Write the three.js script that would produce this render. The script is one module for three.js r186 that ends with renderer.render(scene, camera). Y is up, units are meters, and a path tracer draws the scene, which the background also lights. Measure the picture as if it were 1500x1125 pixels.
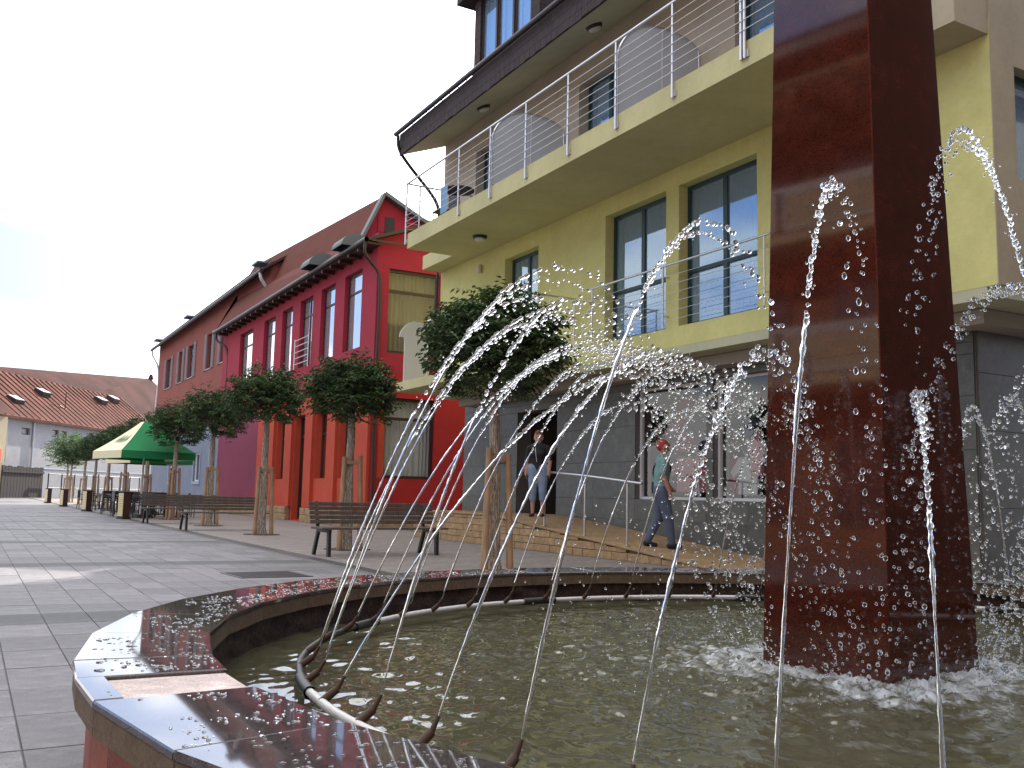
import * as THREE from 'three';
import { mergeGeometries, mergeVertices } from 'three/addons/utils/BufferGeometryUtils.js';
import { RoundedBoxGeometry } from 'three/addons/geometries/RoundedBoxGeometry.js';
import { MarchingCubes } from 'three/addons/objects/MarchingCubes.js';
import { createNoise2D, createNoise3D } from 'simplex-noise';

// ---------------------------------------------------------------- camera, sky, sun, exposure
const V3 = (x, y, z) => new THREE.Vector3(x, y, z);
const RAD = Math.PI / 180;
const scene = new THREE.Scene();
const EYE = 1.0, FOC = 1412, YAW = 29.2 * RAD, PIT = 6.7 * RAD, ROL = 1.3 * RAD;   // FOC in pixels of the 1500 px wide photograph
const FWD = V3(Math.sin(YAW) * Math.cos(PIT), Math.sin(PIT), -Math.cos(YAW) * Math.cos(PIT));
const RGT0 = V3(Math.cos(YAW), 0, Math.sin(YAW)), UP0 = RGT0.clone().cross(FWD);
const RGT = RGT0.clone().multiplyScalar(Math.cos(ROL)).addScaledVector(UP0, Math.sin(ROL));
const UPV = UP0.clone().multiplyScalar(Math.cos(ROL)).addScaledVector(RGT0, -Math.sin(ROL));
const camera = new THREE.PerspectiveCamera(2 * Math.atan(562.5 / FOC) / RAD, 4 / 3, 0.05, 900);
camera.position.set(0, EYE, 0);
camera.up.copy(UPV);
camera.lookAt(FWD.clone().add(V3(0, EYE, 0)));
scene.add(camera);

const renderer = new THREE.WebGLRenderer({ antialias: true });
renderer.setSize(1024, 768);
renderer.toneMapping = THREE.LinearToneMapping;
renderer.toneMappingExposure = 1.95;
renderer.shadowMap.enabled = true;

const SUN = V3(8.81, 0, -13.25).normalize().multiplyScalar(Math.cos(24.8 * RAD)).add(V3(0, Math.sin(24.8 * RAD), 0));
const sun = new THREE.DirectionalLight(new THREE.Color(1.0, 0.93, 0.82), 5);
sun.position.copy(SUN).multiplyScalar(120);
sun.target.position.set(0, 0, -20);
sun.castShadow = true;
sun.shadow.camera.left = -70; sun.shadow.camera.right = 70; sun.shadow.camera.top = 70; sun.shadow.camera.bottom = -70;
sun.shadow.camera.far = 300; sun.shadow.mapSize.set(4096, 4096);
scene.add(sun, sun.target);

let seed = 7;
const rnd = () => { seed = (seed * 1664525 + 1013904223) >>> 0; return seed / 4294967296; };
const rr = (a, b) => a + (b - a) * rnd();
const n2 = createNoise2D(rnd), n3 = createNoise3D(rnd);
const fbm3 = (x, y, z, o = 5) => { let s = 0, a = 0.5, f = 1; for (let i = 0; i < o; i++) { s += a * n3(x * f, y * f, z * f); a *= 0.5; f *= 2.03; } return s; };
const sst = (a, b, x) => { const t = Math.min(1, Math.max(0, (x - a) / (b - a))); return t * t * (3 - 2 * t); };

{ // one computed sky: summer air, broken bright cloud, haze brightening towards the sun
  const W = 1024, H = 512, data = new Float32Array(W * H * 4);
  for (let j = 0; j < H; j++) {
    const th = ((j + 0.5) / H - 0.5) * Math.PI, sy = Math.sin(th), cy = Math.cos(th);
    for (let i = 0; i < W; i++) {
      const ph = ((i + 0.5) / W - 0.5) * 2 * Math.PI, x = Math.cos(ph) * cy, z = Math.sin(ph) * cy, y = sy;
      const e = Math.max(0, y), k = 1 - Math.exp(-e * 3.2);
      let r = 0.48 + (0.10 - 0.48) * k, g = 0.60 + (0.29 - 0.60) * k, b = 0.80 + (0.76 - 0.80) * k;
      const c = Math.min(1, Math.max(-1, x * SUN.x + y * SUN.y + z * SUN.z)), ang = Math.acos(c);
      const glow = 2.2 * Math.exp(-Math.pow(ang / 0.34, 2)) + 0.14 * Math.exp(-ang / 0.6);
      r += glow * 1.0; g += glow * 0.97; b += glow * 0.92;
      const q = 1 / (e + 0.22), u = x * q, v = z * q;
      let d = fbm3(u * 0.9 + 365.71, v * 0.9 + 198.73, 0.4, 6) + 0.35 * n3(u * 0.28 + 109.713, v * 0.28 + 59.619, 9.1);
      const cov = sst(-0.1, 0.3, d + 0.08 + 0.28 * Math.exp(-e * 8));
      const lit = 1.05 + 0.25 * fbm3(u * 1.7, v * 1.7, 4.2, 4) + 1.5 * Math.exp(-Math.pow(ang / 0.6, 2));
      r += (lit * 1.02 - r) * cov * 0.94; g += (lit * 1.0 - g) * cov * 0.94; b += (lit * 0.97 - b) * cov * 0.94;
      if (y < 0) { const t = sst(0, -0.15, y); r += (0.3 - r) * t; g += (0.3 - g) * t; b += (0.3 - b) * t; }
      const o = (j * W + i) * 4; data[o] = r; data[o + 1] = g; data[o + 2] = b; data[o + 3] = 1;
    }
  }
  const sky = new THREE.DataTexture(data, W, H, THREE.RGBAFormat, THREE.FloatType);
  sky.mapping = THREE.EquirectangularReflectionMapping; sky.magFilter = THREE.LinearFilter; sky.minFilter = THREE.LinearFilter; sky.needsUpdate = true;
  scene.background = sky; scene.environment = sky;
}

// ---------------------------------------------------------------- photograph pixel -> direction -> point on a known plane
const ray = (px, py) => FWD.clone().multiplyScalar(FOC).addScaledVector(RGT, px - 750).addScaledVector(UPV, -(py - 562.5)).normalize();
const onY = (px, py, h = 0) => { const d = ray(px, py); return d.multiplyScalar((h - EYE) / d.y).add(V3(0, EYE, 0)); };
const onX = (px, py, X) => { const d = ray(px, py); return d.multiplyScalar(X / d.x).add(V3(0, EYE, 0)); };
const onZ = (px, py, Z) => { const d = ray(px, py); return d.multiplyScalar(Z / d.z).add(V3(0, EYE, 0)); };

// ---------------------------------------------------------------- object helpers
const taken = new Map();
function numbered(name) { const n = taken.get(name) ?? 0; taken.set(name, n + 1); return n ? `${name}_${String(n).padStart(3, '0')}` : name; }
const shade = (o) => { o.castShadow = true; o.receiveShadow = true; return o; };
function tag(o, label, category, group, kind) { if (label) o.userData.label = label; if (category) o.userData.category = category; if (group) o.userData.group = group; if (kind) o.userData.kind = kind; return o; }
function thing(name, label, category, pos = [0, 0, 0], turn = 0, group) {
  const o = new THREE.Group(); o.name = numbered(name); o.position.set(...pos); o.rotation.y = turn; scene.add(o);
  return tag(o, label, category, group);
}
function part(name, geo, mat, parent, label) { const m = shade(new THREE.Mesh(geo, mat)); m.name = name; parent.add(m); if (label) m.userData.label = label; return m; }
function sub(name, parent) { const g = new THREE.Group(); g.name = name; parent.add(g); return g; }
function struct(name, geo, mat) { const m = shade(new THREE.Mesh(geo, mat)); m.name = numbered(name); m.userData.kind = 'structure'; scene.add(m); return m; }
function copyOf(o, pos, turn, label) { const c = o.clone(); c.name = numbered(o.name.replace(/_\d{3}$/, '')); c.userData = { ...o.userData }; if (label) c.userData.label = label; c.position.set(...pos); c.rotation.y = turn; scene.add(c); return c; }

// geometry helpers: uv always in metres
function uvm(g) {
  if (g.index) g = g.toNonIndexed();
  g.computeVertexNormals && 0;
  const p = g.attributes.position, uv = new Float32Array(p.count * 2), a = V3(), b = V3(), c = V3();
  for (let i = 0; i < p.count; i += 3) {
    a.fromBufferAttribute(p, i); b.fromBufferAttribute(p, i + 1); c.fromBufferAttribute(p, i + 2);
    const n = b.clone().sub(a).cross(c.clone().sub(a)), ax = Math.abs(n.x), ay = Math.abs(n.y), az = Math.abs(n.z);
    [a, b, c].forEach((v, k) => { const o = (i + k) * 2; if (ax >= ay && ax >= az) { uv[o] = v.z; uv[o + 1] = v.y; } else if (ay >= az) { uv[o] = v.x; uv[o + 1] = v.z; } else { uv[o] = v.x; uv[o + 1] = v.y; } });
  }
  g.setAttribute('uv', new THREE.BufferAttribute(uv, 2)); return g;
}
const bx = (x0, x1, y0, y1, z0, z1) => uvm(new THREE.BoxGeometry(Math.abs(x1 - x0), Math.abs(y1 - y0), Math.abs(z1 - z0)).translate((x0 + x1) / 2, (y0 + y1) / 2, (z0 + z1) / 2));
const rbx = (x0, x1, y0, y1, z0, z1, r = 0.006, s = 2) => uvm(new RoundedBoxGeometry(Math.abs(x1 - x0), Math.abs(y1 - y0), Math.abs(z1 - z0), s, r).translate((x0 + x1) / 2, (y0 + y1) / 2, (z0 + z1) / 2));
const join = (a) => mergeGeometries(a.map((g) => { g = g.index ? g.toNonIndexed() : g; for (const k of Object.keys(g.attributes)) if (!['position', 'normal', 'uv'].includes(k)) g.deleteAttribute(k); if (!g.attributes.uv) g.setAttribute('uv', new THREE.BufferAttribute(new Float32Array(g.attributes.position.count * 2), 2)); return g; }));
function bar(a, b, r0, r1 = r0, seg = 8, open = false) {   // round bar between two points
  const d = b.clone().sub(a), L = d.length(), g = new THREE.CylinderGeometry(r1, r0, L, seg, 1, open);
  g.applyQuaternion(new THREE.Quaternion().setFromUnitVectors(V3(0, 1, 0), d.normalize())).translate((a.x + b.x) / 2, (a.y + b.y) / 2, (a.z + b.z) / 2);
  return g;
}
function beam(a, b, w, h) {    // squared bar between two points
  const d = b.clone().sub(a), L = d.length(), g = new THREE.BoxGeometry(w, h, L), m = new THREE.Matrix4().lookAt(b, a, V3(0, 1, 0));
  return uvm(g.applyMatrix4(m).translate((a.x + b.x) / 2, (a.y + b.y) / 2, (a.z + b.z) / 2));
}
const tube = (pts, r, seg = 24, rs = 6) => new THREE.TubeGeometry(new THREE.CatmullRomCurve3(pts), seg, r, rs, false);
function wallShape(u0, u1, y0, y1, holes) {
  const s = new THREE.Shape([[u0, y0], [u1, y0], [u1, y1], [u0, y1]].map((p) => new THREE.Vector2(...p)));
  for (const [a, b, c, d] of holes) s.holes.push(new THREE.Path([[a, c], [a, d], [b, d], [b, c]].map((p) => new THREE.Vector2(...p))));
  return s;
}
// wall facing -x: outer face at X, thickness t inwards; holes [z0, z1, y0, y1]
const wallX = (X, z0, z1, y0, y1, t, holes = []) => uvm(new THREE.ExtrudeGeometry(wallShape(-z1, -z0, y0, y1, holes.map(([a, b, c, d]) => [-b, -a, c, d])), { depth: t, bevelEnabled: false }).rotateY(Math.PI / 2).translate(X, 0, 0));
// wall facing +z: outer face at Z, thickness t backwards
const wallZ = (Z, x0, x1, y0, y1, t, holes = []) => uvm(new THREE.ExtrudeGeometry(wallShape(x0, x1, y0, y1, holes), { depth: t, bevelEnabled: false }).translate(0, 0, Z - t));
function poly(pts, idx) { // faces from points; idx = list of polygons
  const p = [], add = (i) => p.push(...pts[i]);
  for (const f of idx) for (let k = 1; k < f.length - 1; k++) { add(f[0]); add(f[k]); add(f[k + 1]); }
  const g = new THREE.BufferGeometry(); g.setAttribute('position', new THREE.Float32BufferAttribute(p, 3)); g.computeVertexNormals(); return uvm(g);
}
// prism: outline in (a, b) plane extruded along an axis
function prismZ(pts, z0, z1) { const s = new THREE.Shape(pts.map((p) => new THREE.Vector2(...p))); return uvm(new THREE.ExtrudeGeometry(s, { depth: z1 - z0, bevelEnabled: false }).translate(0, 0, z0)); }

// ---------------------------------------------------------------- procedural textures
function tileNoise(size, cells, sd) { // tileable value noise
  let s = sd >>> 0; const R = () => { s = (s * 1664525 + 1013904223) >>> 0; return s / 4294967296; };
  const g = Float32Array.from({ length: cells * cells }, R), out = new Float32Array(size * size);
  for (let y = 0; y < size; y++) for (let x = 0; x < size; x++) {
    const fx = x / size * cells, fy = y / size * cells, ix = Math.floor(fx), iy = Math.floor(fy), tx = fx - ix, ty = fy - iy, ux = tx * tx * (3 - 2 * tx), uy = ty * ty * (3 - 2 * ty);
    const G = (a, b) => g[((b + cells) % cells) * cells + (a + cells) % cells];
    out[y * size + x] = (G(ix, iy) * (1 - ux) + G(ix + 1, iy) * ux) * (1 - uy) + (G(ix, iy + 1) * (1 - ux) + G(ix + 1, iy + 1) * ux) * uy;
  }
  return out;
}
function fbmT(size, cells, oct, sd) { const o = new Float32Array(size * size); let a = 0.5, c = cells, t = 0; for (let k = 0; k < oct && c <= size; k++) { const n = tileNoise(size, c, sd + k * 97); for (let i = 0; i < o.length; i++) o[i] += a * n[i]; t += a; a *= 0.55; c *= 2; } for (let i = 0; i < o.length; i++) o[i] /= t; return o; }
function tex(size, fn, metres, srgb = true) {
  const d = new Uint8Array(size * size * 4);
  for (let i = 0; i < size * size; i++) { const c = fn(i, i % size, Math.floor(i / size)); for (let k = 0; k < 3; k++) d[i * 4 + k] = Math.max(0, Math.min(255, Math.round((Array.isArray(c) ? c[k] : c) * 255))); d[i * 4 + 3] = 255; }
  const t = new THREE.DataTexture(d, size, size); t.wrapS = t.wrapT = THREE.RepeatWrapping; t.magFilter = THREE.LinearFilter; t.minFilter = THREE.LinearMipmapLinearFilter; t.generateMipmaps = true;
  if (srgb) t.colorSpace = THREE.SRGBColorSpace; const rep = Array.isArray(metres) ? metres : [metres, metres]; t.repeat.set(1 / rep[0], 1 / rep[1]); t.needsUpdate = true; return t;
}
const cl = (r, g, b) => new THREE.Color().setRGB(r, g, b);
const F1 = fbmT(512, 4, 7, 11), F2 = fbmT(512, 16, 5, 23), F3 = fbmT(512, 64, 3, 37), F4 = tileNoise(512, 256, 5);
const plasterMap = tex(512, (i) => { const v = 0.93 + 0.11 * (F1[i] - 0.5) + 0.05 * (F2[i] - 0.5) + 0.05 * (F3[i] - 0.5); return v; }, 3.1);
const plasterBump = tex(512, (i) => 0.5 + 0.9 * (F3[i] - 0.5) + 0.4 * (F4[i] - 0.5), 0.7, false);
const speckle = (a, b, c, metres) => tex(512, (i) => { const t = F4[i], u = F2[i], w = F1[i]; const k = t > 0.78 ? 1 : t < 0.25 ? -1 : 0; return [0, 1, 2].map((j) => (k > 0 ? b[j] : k < 0 ? c[j] : a[j]) * (0.82 + 0.36 * u) * (0.9 + 0.2 * w)); }, metres);
const M = (o) => new THREE.MeshStandardMaterial(o);
const P = (o) => new THREE.MeshPhysicalMaterial(o);
const plaster = (c) => M({ color: c, map: plasterMap, bumpMap: plasterBump, bumpScale: 0.002, roughness: 0.92 });
const roughVar = tex(512, (i) => 0.35 + 0.5 * F2[i] + 0.25 * (F4[i] - 0.5), 0.8, false);

const mat = {
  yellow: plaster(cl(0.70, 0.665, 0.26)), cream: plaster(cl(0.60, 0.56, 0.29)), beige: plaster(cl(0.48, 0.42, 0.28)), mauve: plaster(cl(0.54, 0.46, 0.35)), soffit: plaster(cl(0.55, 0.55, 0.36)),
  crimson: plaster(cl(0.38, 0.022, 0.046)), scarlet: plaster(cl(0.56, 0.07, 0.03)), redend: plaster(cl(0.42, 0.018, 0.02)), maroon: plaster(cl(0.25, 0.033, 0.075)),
  brick: plaster(cl(0.29, 0.075, 0.052)), greyblue: plaster(cl(0.22, 0.25, 0.32)), white: plaster(cl(0.44, 0.425, 0.41)), ochre: plaster(cl(0.55, 0.45, 0.28)), terracotta: plaster(cl(0.25, 0.12, 0.07)),
  greenframe: M({ color: cl(0.012, 0.045, 0.045), roughness: 0.45 }), brownframe: M({ color: cl(0.035, 0.016, 0.012), roughness: 0.5 }), whiteframe: M({ color: cl(0.62, 0.62, 0.62), roughness: 0.5 }),
  glass: P({ color: cl(0.52, 0.76, 1.0), metalness: 0.45, roughness: 0.02, transmission: 1, thickness: 0, ior: 1.6 }),
  clearglass: P({ color: cl(0.9, 0.93, 0.92), metalness: 0.0, roughness: 0.02, transmission: 1, thickness: 0, ior: 1.6 }),
  mirrorglass: P({ color: cl(0.86, 0.92, 0.97), metalness: 0.72, roughness: 0.02, transmission: 1, thickness: 0, ior: 1.6 }), dimcurtain: P({ color: cl(0.21, 0.175, 0.125), roughness: 1, transmission: 0.2, thickness: 0 }), panelling: M({ color: cl(0.085, 0.066, 0.05), roughness: 0.7 }),
  frosted: P({ color: cl(0.66, 0.68, 0.68), roughness: 0.75, transmission: 0.45, thickness: 0 }),
  steel: M({ color: cl(0.62, 0.62, 0.62), metalness: 0.85, roughness: 0.32 }), wire: M({ color: cl(0.6, 0.6, 0.6), metalness: 0.7, roughness: 0.4 }),
  darkmetal: M({ color: cl(0.03, 0.03, 0.032), roughness: 0.5, metalness: 0.3 }), zinc: M({ color: cl(0.42, 0.44, 0.45), metalness: 0.6, roughness: 0.5 }), brownmetal: M({ color: cl(0.035, 0.022, 0.02), roughness: 0.45, metalness: 0.2 }),
  curtain: P({ color: cl(0.13, 0.09, 0.055), roughness: 1, transmission: 0.15, thickness: 0 }), whitecurtain: P({ color: cl(0.62, 0.62, 0.62), roughness: 1, transmission: 0.3, thickness: 0 }), brownblind: M({ color: cl(0.20, 0.15, 0.12), roughness: 0.9 }),
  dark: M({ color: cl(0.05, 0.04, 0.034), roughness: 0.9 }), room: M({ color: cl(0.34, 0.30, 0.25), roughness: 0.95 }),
  shingle: M({ color: cl(0.045, 0.03, 0.03), roughness: 0.85, map: tex(512, (i, x, y) => { const row = Math.floor(y / 64), k = ((x + (row % 2) * 32) % 64), e = (y % 64 < 5 || k < 3) ? 0.45 : 1; return e * (0.75 + 0.4 * F2[(row * 5119 + Math.floor((x + (row % 2) * 32) / 64) * 977) % F2.length] + 0.2 * (F3[i] - 0.5)); }, 1.6) }),
  redroof: P({ specularIntensity: 0.3, color: cl(0.15, 0.045, 0.03), roughness: 0.9, map: plasterMap }), farroof: P({ specularIntensity: 0.25, color: cl(0.25, 0.095, 0.07), roughness: 0.95, map: tex(512, (i) => 0.75 + 0.5 * (F1[i] - 0.5) + 0.25 * (F3[i] - 0.5), 9) }), farroof2: P({ specularIntensity: 0.2, color: cl(0.11, 0.04, 0.036), roughness: 0.95, map: tex(512, (i) => 0.8 + 0.5 * (F1[i] - 0.5) + 0.2 * (F3[i] - 0.5), 12) }),
  tower: P({ map: speckle([0.27, 0.12, 0.085], [0.315, 0.15, 0.105], [0.20, 0.08, 0.06], 0.9), roughness: 0.05, ior: 1.55 }),
  coping: P({ map: speckle([0.30, 0.275, 0.275], [0.42, 0.39, 0.39], [0.17, 0.14, 0.145], 0.55), roughness: 0.035, ior: 1.7 }),
  copingpale: M({ map: speckle([0.78, 0.72, 0.70], [0.86, 0.82, 0.80], [0.66, 0.58, 0.56], 0.8), roughness: 0.75 }),
  copingedge: M({ map: speckle([0.38, 0.32, 0.25], [0.48, 0.41, 0.33], [0.26, 0.21, 0.16], 0.3), roughness: 0.85 }),
  cladding: ['a', 'b', 'c'].map((_, k) => P({ map: speckle([0.57 - 0.04 * k, 0.265 - 0.02 * k, 0.175], [0.63, 0.33, 0.24], [0.43, 0.18, 0.12], 0.5 + 0.1 * k), roughness: 0.55 })),
  rust: M({ map: tex(512, (i) => { const a = F2[i], b = F3[i], c = F4[i]; const t = 0.55 + 0.7 * (a - 0.5) + 0.8 * (b - 0.5); const s = c > 0.8 ? 1.5 : c < 0.2 ? 0.5 : 1; return [0.34 * t * s, 0.24 * t * s, 0.17 * t * s]; }, 0.5), bumpMap: plasterBump, bumpScale: 0.004, roughness: 0.8 }),
  pvc: M({ color: cl(0.62, 0.62, 0.60), roughness: 0.4, map: tex(512, (i) => 0.7 + 0.5 * F2[i], 0.3) }), nozzle: M({ color: cl(0.06, 0.032, 0.018), roughness: 0.7 }), coupling: M({ color: cl(0.02, 0.02, 0.02), roughness: 0.5 }),
  water: P({ color: cl(0.97, 0.99, 1), roughness: 0.0, transmission: 1, thickness: 0.02, ior: 1.33 }),
  pave: [0, 1, 2, 3].map((k) => M({ color: cl(0.275 + 0.05 * k, 0.275 + 0.05 * k, 0.295 + 0.052 * k), map: speckle([0.66, 0.645, 0.655], [0.72, 0.71, 0.72], [0.57, 0.55, 0.56], 0.9 + 0.17 * k), roughness: 0.66, bumpMap: plasterBump, bumpScale: 0.0006 })),
  paveband: M({ map: speckle([0.30, 0.31, 0.32], [0.35, 0.36, 0.37], [0.24, 0.25, 0.255], 0.8), roughness: 0.75 }), mortar: M({ color: cl(0.16, 0.15, 0.145), roughness: 0.95, map: plasterMap }),
  sidepave: M({ map: speckle([0.50, 0.47, 0.45], [0.56, 0.54, 0.52], [0.42, 0.39, 0.38], 1.1), roughness: 0.7 }),
  asphalt: M({ map: speckle([0.45, 0.44, 0.44], [0.5, 0.5, 0.5], [0.38, 0.37, 0.37], 3), roughness: 0.85 }),
  sand: [0, 1, 2, 3].map((k) => M({ color: cl(0.98 + 0.03 * k, 0.98 + 0.03 * k, 0.97 + 0.03 * k), map: speckle([0.63, 0.52, 0.38], [0.70, 0.6, 0.46], [0.52, 0.42, 0.30], 0.7 + 0.2 * k), roughness: 0.9, bumpMap: plasterBump, bumpScale: 0.004 })),
  sandmortar: M({ color: cl(0.22, 0.18, 0.13), roughness: 1 }),
  greystone: [0, 1, 2].map((k) => P({ color: cl(0.9 + 0.07 * k, 0.9 + 0.07 * k, 0.9 + 0.07 * k), map: speckle([0.33, 0.335, 0.31], [0.40, 0.40, 0.37], [0.25, 0.255, 0.235], 1.2 + 0.3 * k), roughness: 0.4 })),
  wood: M({ color: cl(1, 1, 1), roughness: 0.75, map: tex(512, (i, x, y) => { const g = F2[(y % 8) * 512 + x] * 0.5 + F3[((y >> 3) % 512) * 512 + ((x * 7) % 512)] * 0.5, t = 0.6 + 0.5 * (g - 0.5) + 0.2 * (F1[i] - 0.5); return [0.62 * t, 0.55 * t, 0.50 * t]; }, 0.4) }),
  stake: M({ roughness: 0.85, map: tex(512, (i, x, y) => { const t = 0.85 + 0.5 * (F3[(y * 37 % 512) * 512 + x] - 0.5) + 0.3 * (F1[i] - 0.5); return [0.74 * t, 0.60 * t, 0.46 * t]; }, 0.5) }),
  bark: M({ roughness: 0.95, map: tex(512, (i) => { const t = 0.8 + 0.9 * (F2[i] - 0.5) + 0.5 * (F3[i] - 0.5); return [0.76 * t, 0.70 * t, 0.62 * t]; }, 0.35), bumpMap: plasterBump, bumpScale: 0.006 }), branch: M({ color: cl(0.06, 0.05, 0.04), roughness: 0.95 }),
  darkzinc: M({ color: cl(0.12, 0.14, 0.14), metalness: 0.3, roughness: 0.6 }), shutter: M({ color: cl(0.26, 0.21, 0.21), roughness: 0.85, map: plasterMap }),
  rope: M({ color: cl(0.22, 0.17, 0.11), roughness: 1 }),
};
const leafMats = [[0.045, 0.092, 0.02], [0.065, 0.125, 0.026], [0.033, 0.068, 0.02]].map((c) => P({ color: cl(...c), roughness: 0.75, transmission: 0.3, thickness: 0, side: THREE.DoubleSide }));
const lightLeaf = P({ color: cl(0.10, 0.20, 0.03), roughness: 0.75, transmission: 0.35, thickness: 0, side: THREE.DoubleSide });

// ================================================================ GROUND
const FC = [3.70, -2.90], ROUT = 3.40, RIN = 2.99, RIMH = 0.48, WATER = 0.27;
struct('ground', uvm(new THREE.PlaneGeometry(900, 900).rotateX(-Math.PI / 2).translate(0, -0.03, -60)), mat.asphalt);
const toPx = (p) => { const q = p.clone().sub(V3(0, EYE, 0)), w = q.dot(FWD); return [750 + FOC * q.dot(RGT) / w, 562.5 - FOC * q.dot(UPV) / w, w]; };
{
  const paving = new THREE.Group(); paving.name = 'plaza_paving'; paving.userData.kind = 'structure'; scene.add(paving);
  part('mortar_bed', uvm(new THREE.PlaneGeometry(9.6, 60).rotateX(-Math.PI / 2).translate(-0.1, -0.006, -22)), mat.mortar, paving);
  const slab = rbx(-0.16, 0.16, -0.028, 0, -0.308, 0.308, 0.004, 1), band = rbx(-0.16, 0.16, -0.028, 0, -0.325, 0.325, 0.004, 1);
  const far = [[], [], [], []], farBand = [], near = [];
  for (let n = 0; n < 9; n++) {
    const zc = -8.3 + 5.65 * (1 - n) ;
    for (let k = -15; k < 14; k++) {
      const x = 0.26 + 0.325 * k + 0.1625;
      if (x > 4.55) continue;
      const cells = [[zc, true]]; for (let r = 0; r < 8; r++) cells.push([zc - 0.33 - 0.624 * (r + 0.5) + 0.0, false]);
      for (const [z, isBand] of cells) {
        if (z > 0.5 || Math.hypot(x - FC[0], z - FC[1]) < 3.15) continue;
        const [px, py, w] = toPx(V3(x, 0, z)), seen = w > 0.2 && px > -60 && px < 1560 && py < 1190;
        if (!seen && z > -6) { if (Math.abs(x) > 3) continue; }
        near.push([x, z, isBand, seen ? -z : 1000 - z]);
      }
    }
  }
  near.sort((a, b) => a[3] - b[3]);
  near.forEach(([x, z, isBand], i) => {
    const k = Math.floor(rnd() * 4), dy = rr(-0.0012, 0.0012);
    if (i < 300) { const m = part(isBand ? 'dark_paver' : 'paver', isBand ? band : slab, isBand ? mat.paveband : mat.pave[k], paving); m.position.set(x, dy, z); }
    else (isBand ? farBand : far[k]).push((isBand ? band : slab).clone().translate(x, dy, z));
  });
  far.forEach((g, k) => { if (g.length) part('far_pavers', join(g), mat.pave[k], paving).userData.kind = 'stuff'; });
  part('far_dark_pavers', join(farBand), mat.paveband, paving).userData.kind = 'stuff';

  const plain = struct('far_plaza', uvm(new THREE.PlaneGeometry(60, 150).rotateX(-Math.PI / 2).translate(-25.3, -0.012, -75)), mat.pave[1]);
  const beyond = struct('far_street', uvm(new THREE.PlaneGeometry(10, 60).rotateX(-Math.PI / 2).translate(-0.35, -0.008, -81.9)), mat.pave[2]);

  // strip between the drain line and the houses: larger grey slabs
  const side = new THREE.Group(); side.name = 'side_pavement'; side.userData.kind = 'structure'; scene.add(side);
  part('mortar_bed', uvm(new THREE.PlaneGeometry(6.5, 90).rotateX(-Math.PI / 2).translate(8.05, -0.007, -52)), mat.mortar, side);
  const s2 = rbx(-0.496, 0.496, -0.028, 0, -0.396, 0.396, 0.004, 1), list = [];
  for (let k = 0; k < 6; k++) for (let r = 0; r < 110; r++) { const x = 4.86 + 0.5 + k * 1.0, z = -7.2 - 0.8 * r - 0.4 * (k % 2); if (Math.hypot(x - FC[0], z - FC[1]) < 3.1 + 0.6) continue; list.push([x, z]); }
  const rest = [];
  list.forEach(([x, z], i) => { const dy = rr(-0.0015, 0.0015); if (z > -30) part('paving_slab', s2, mat.sidepave, side).position.set(x, dy, z); else rest.push(s2.clone().translate(x, dy, z)); });
  part('far_slabs', join(rest), mat.sidepave, side).userData.kind = 'stuff';
  for (let z = -1, i = 0; z > -70; z -= 1.0, i++) { if (Math.hypot(4.72 - FC[0], z - 0.5 - FC[1]) < 3.9) continue; part('drain_channel', rbx(4.64, 4.80, -0.028, 0.003, z - 0.995, z, 0.004, 1), mat.darkmetal, side); }
  // iron grate in the paving
  const gr = thing('drain_grate', 'dark rectangular iron grate set flush in the grey plaza paving', 'drain grate', [3.24, 0, -11.8], 0.06);
  part('frame', join([bx(-0.44, 0.44, 0.002, 0.008, 0.38, 0.42), bx(-0.44, 0.44, 0.002, 0.008, -0.42, -0.38), bx(-0.44, -0.40, 0.002, 0.008, -0.379, 0.379), bx(0.40, 0.44, 0.002, 0.008, -0.379, 0.379)]), mat.darkmetal, gr);
  part('pit_dark_sheet', bx(-0.399, 0.399, 0.001, 0.003, -0.379, 0.379), mat.darkmetal, gr);  // dark sheet under the bars stands in for the unlit pit
  for (let k = 0; k < 13; k++) part('grate_bar', bx(-0.398, 0.398, 0.0032, 0.0085, -0.36 + k * 0.058, -0.335 + k * 0.058), mat.darkmetal, gr);
}

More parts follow.
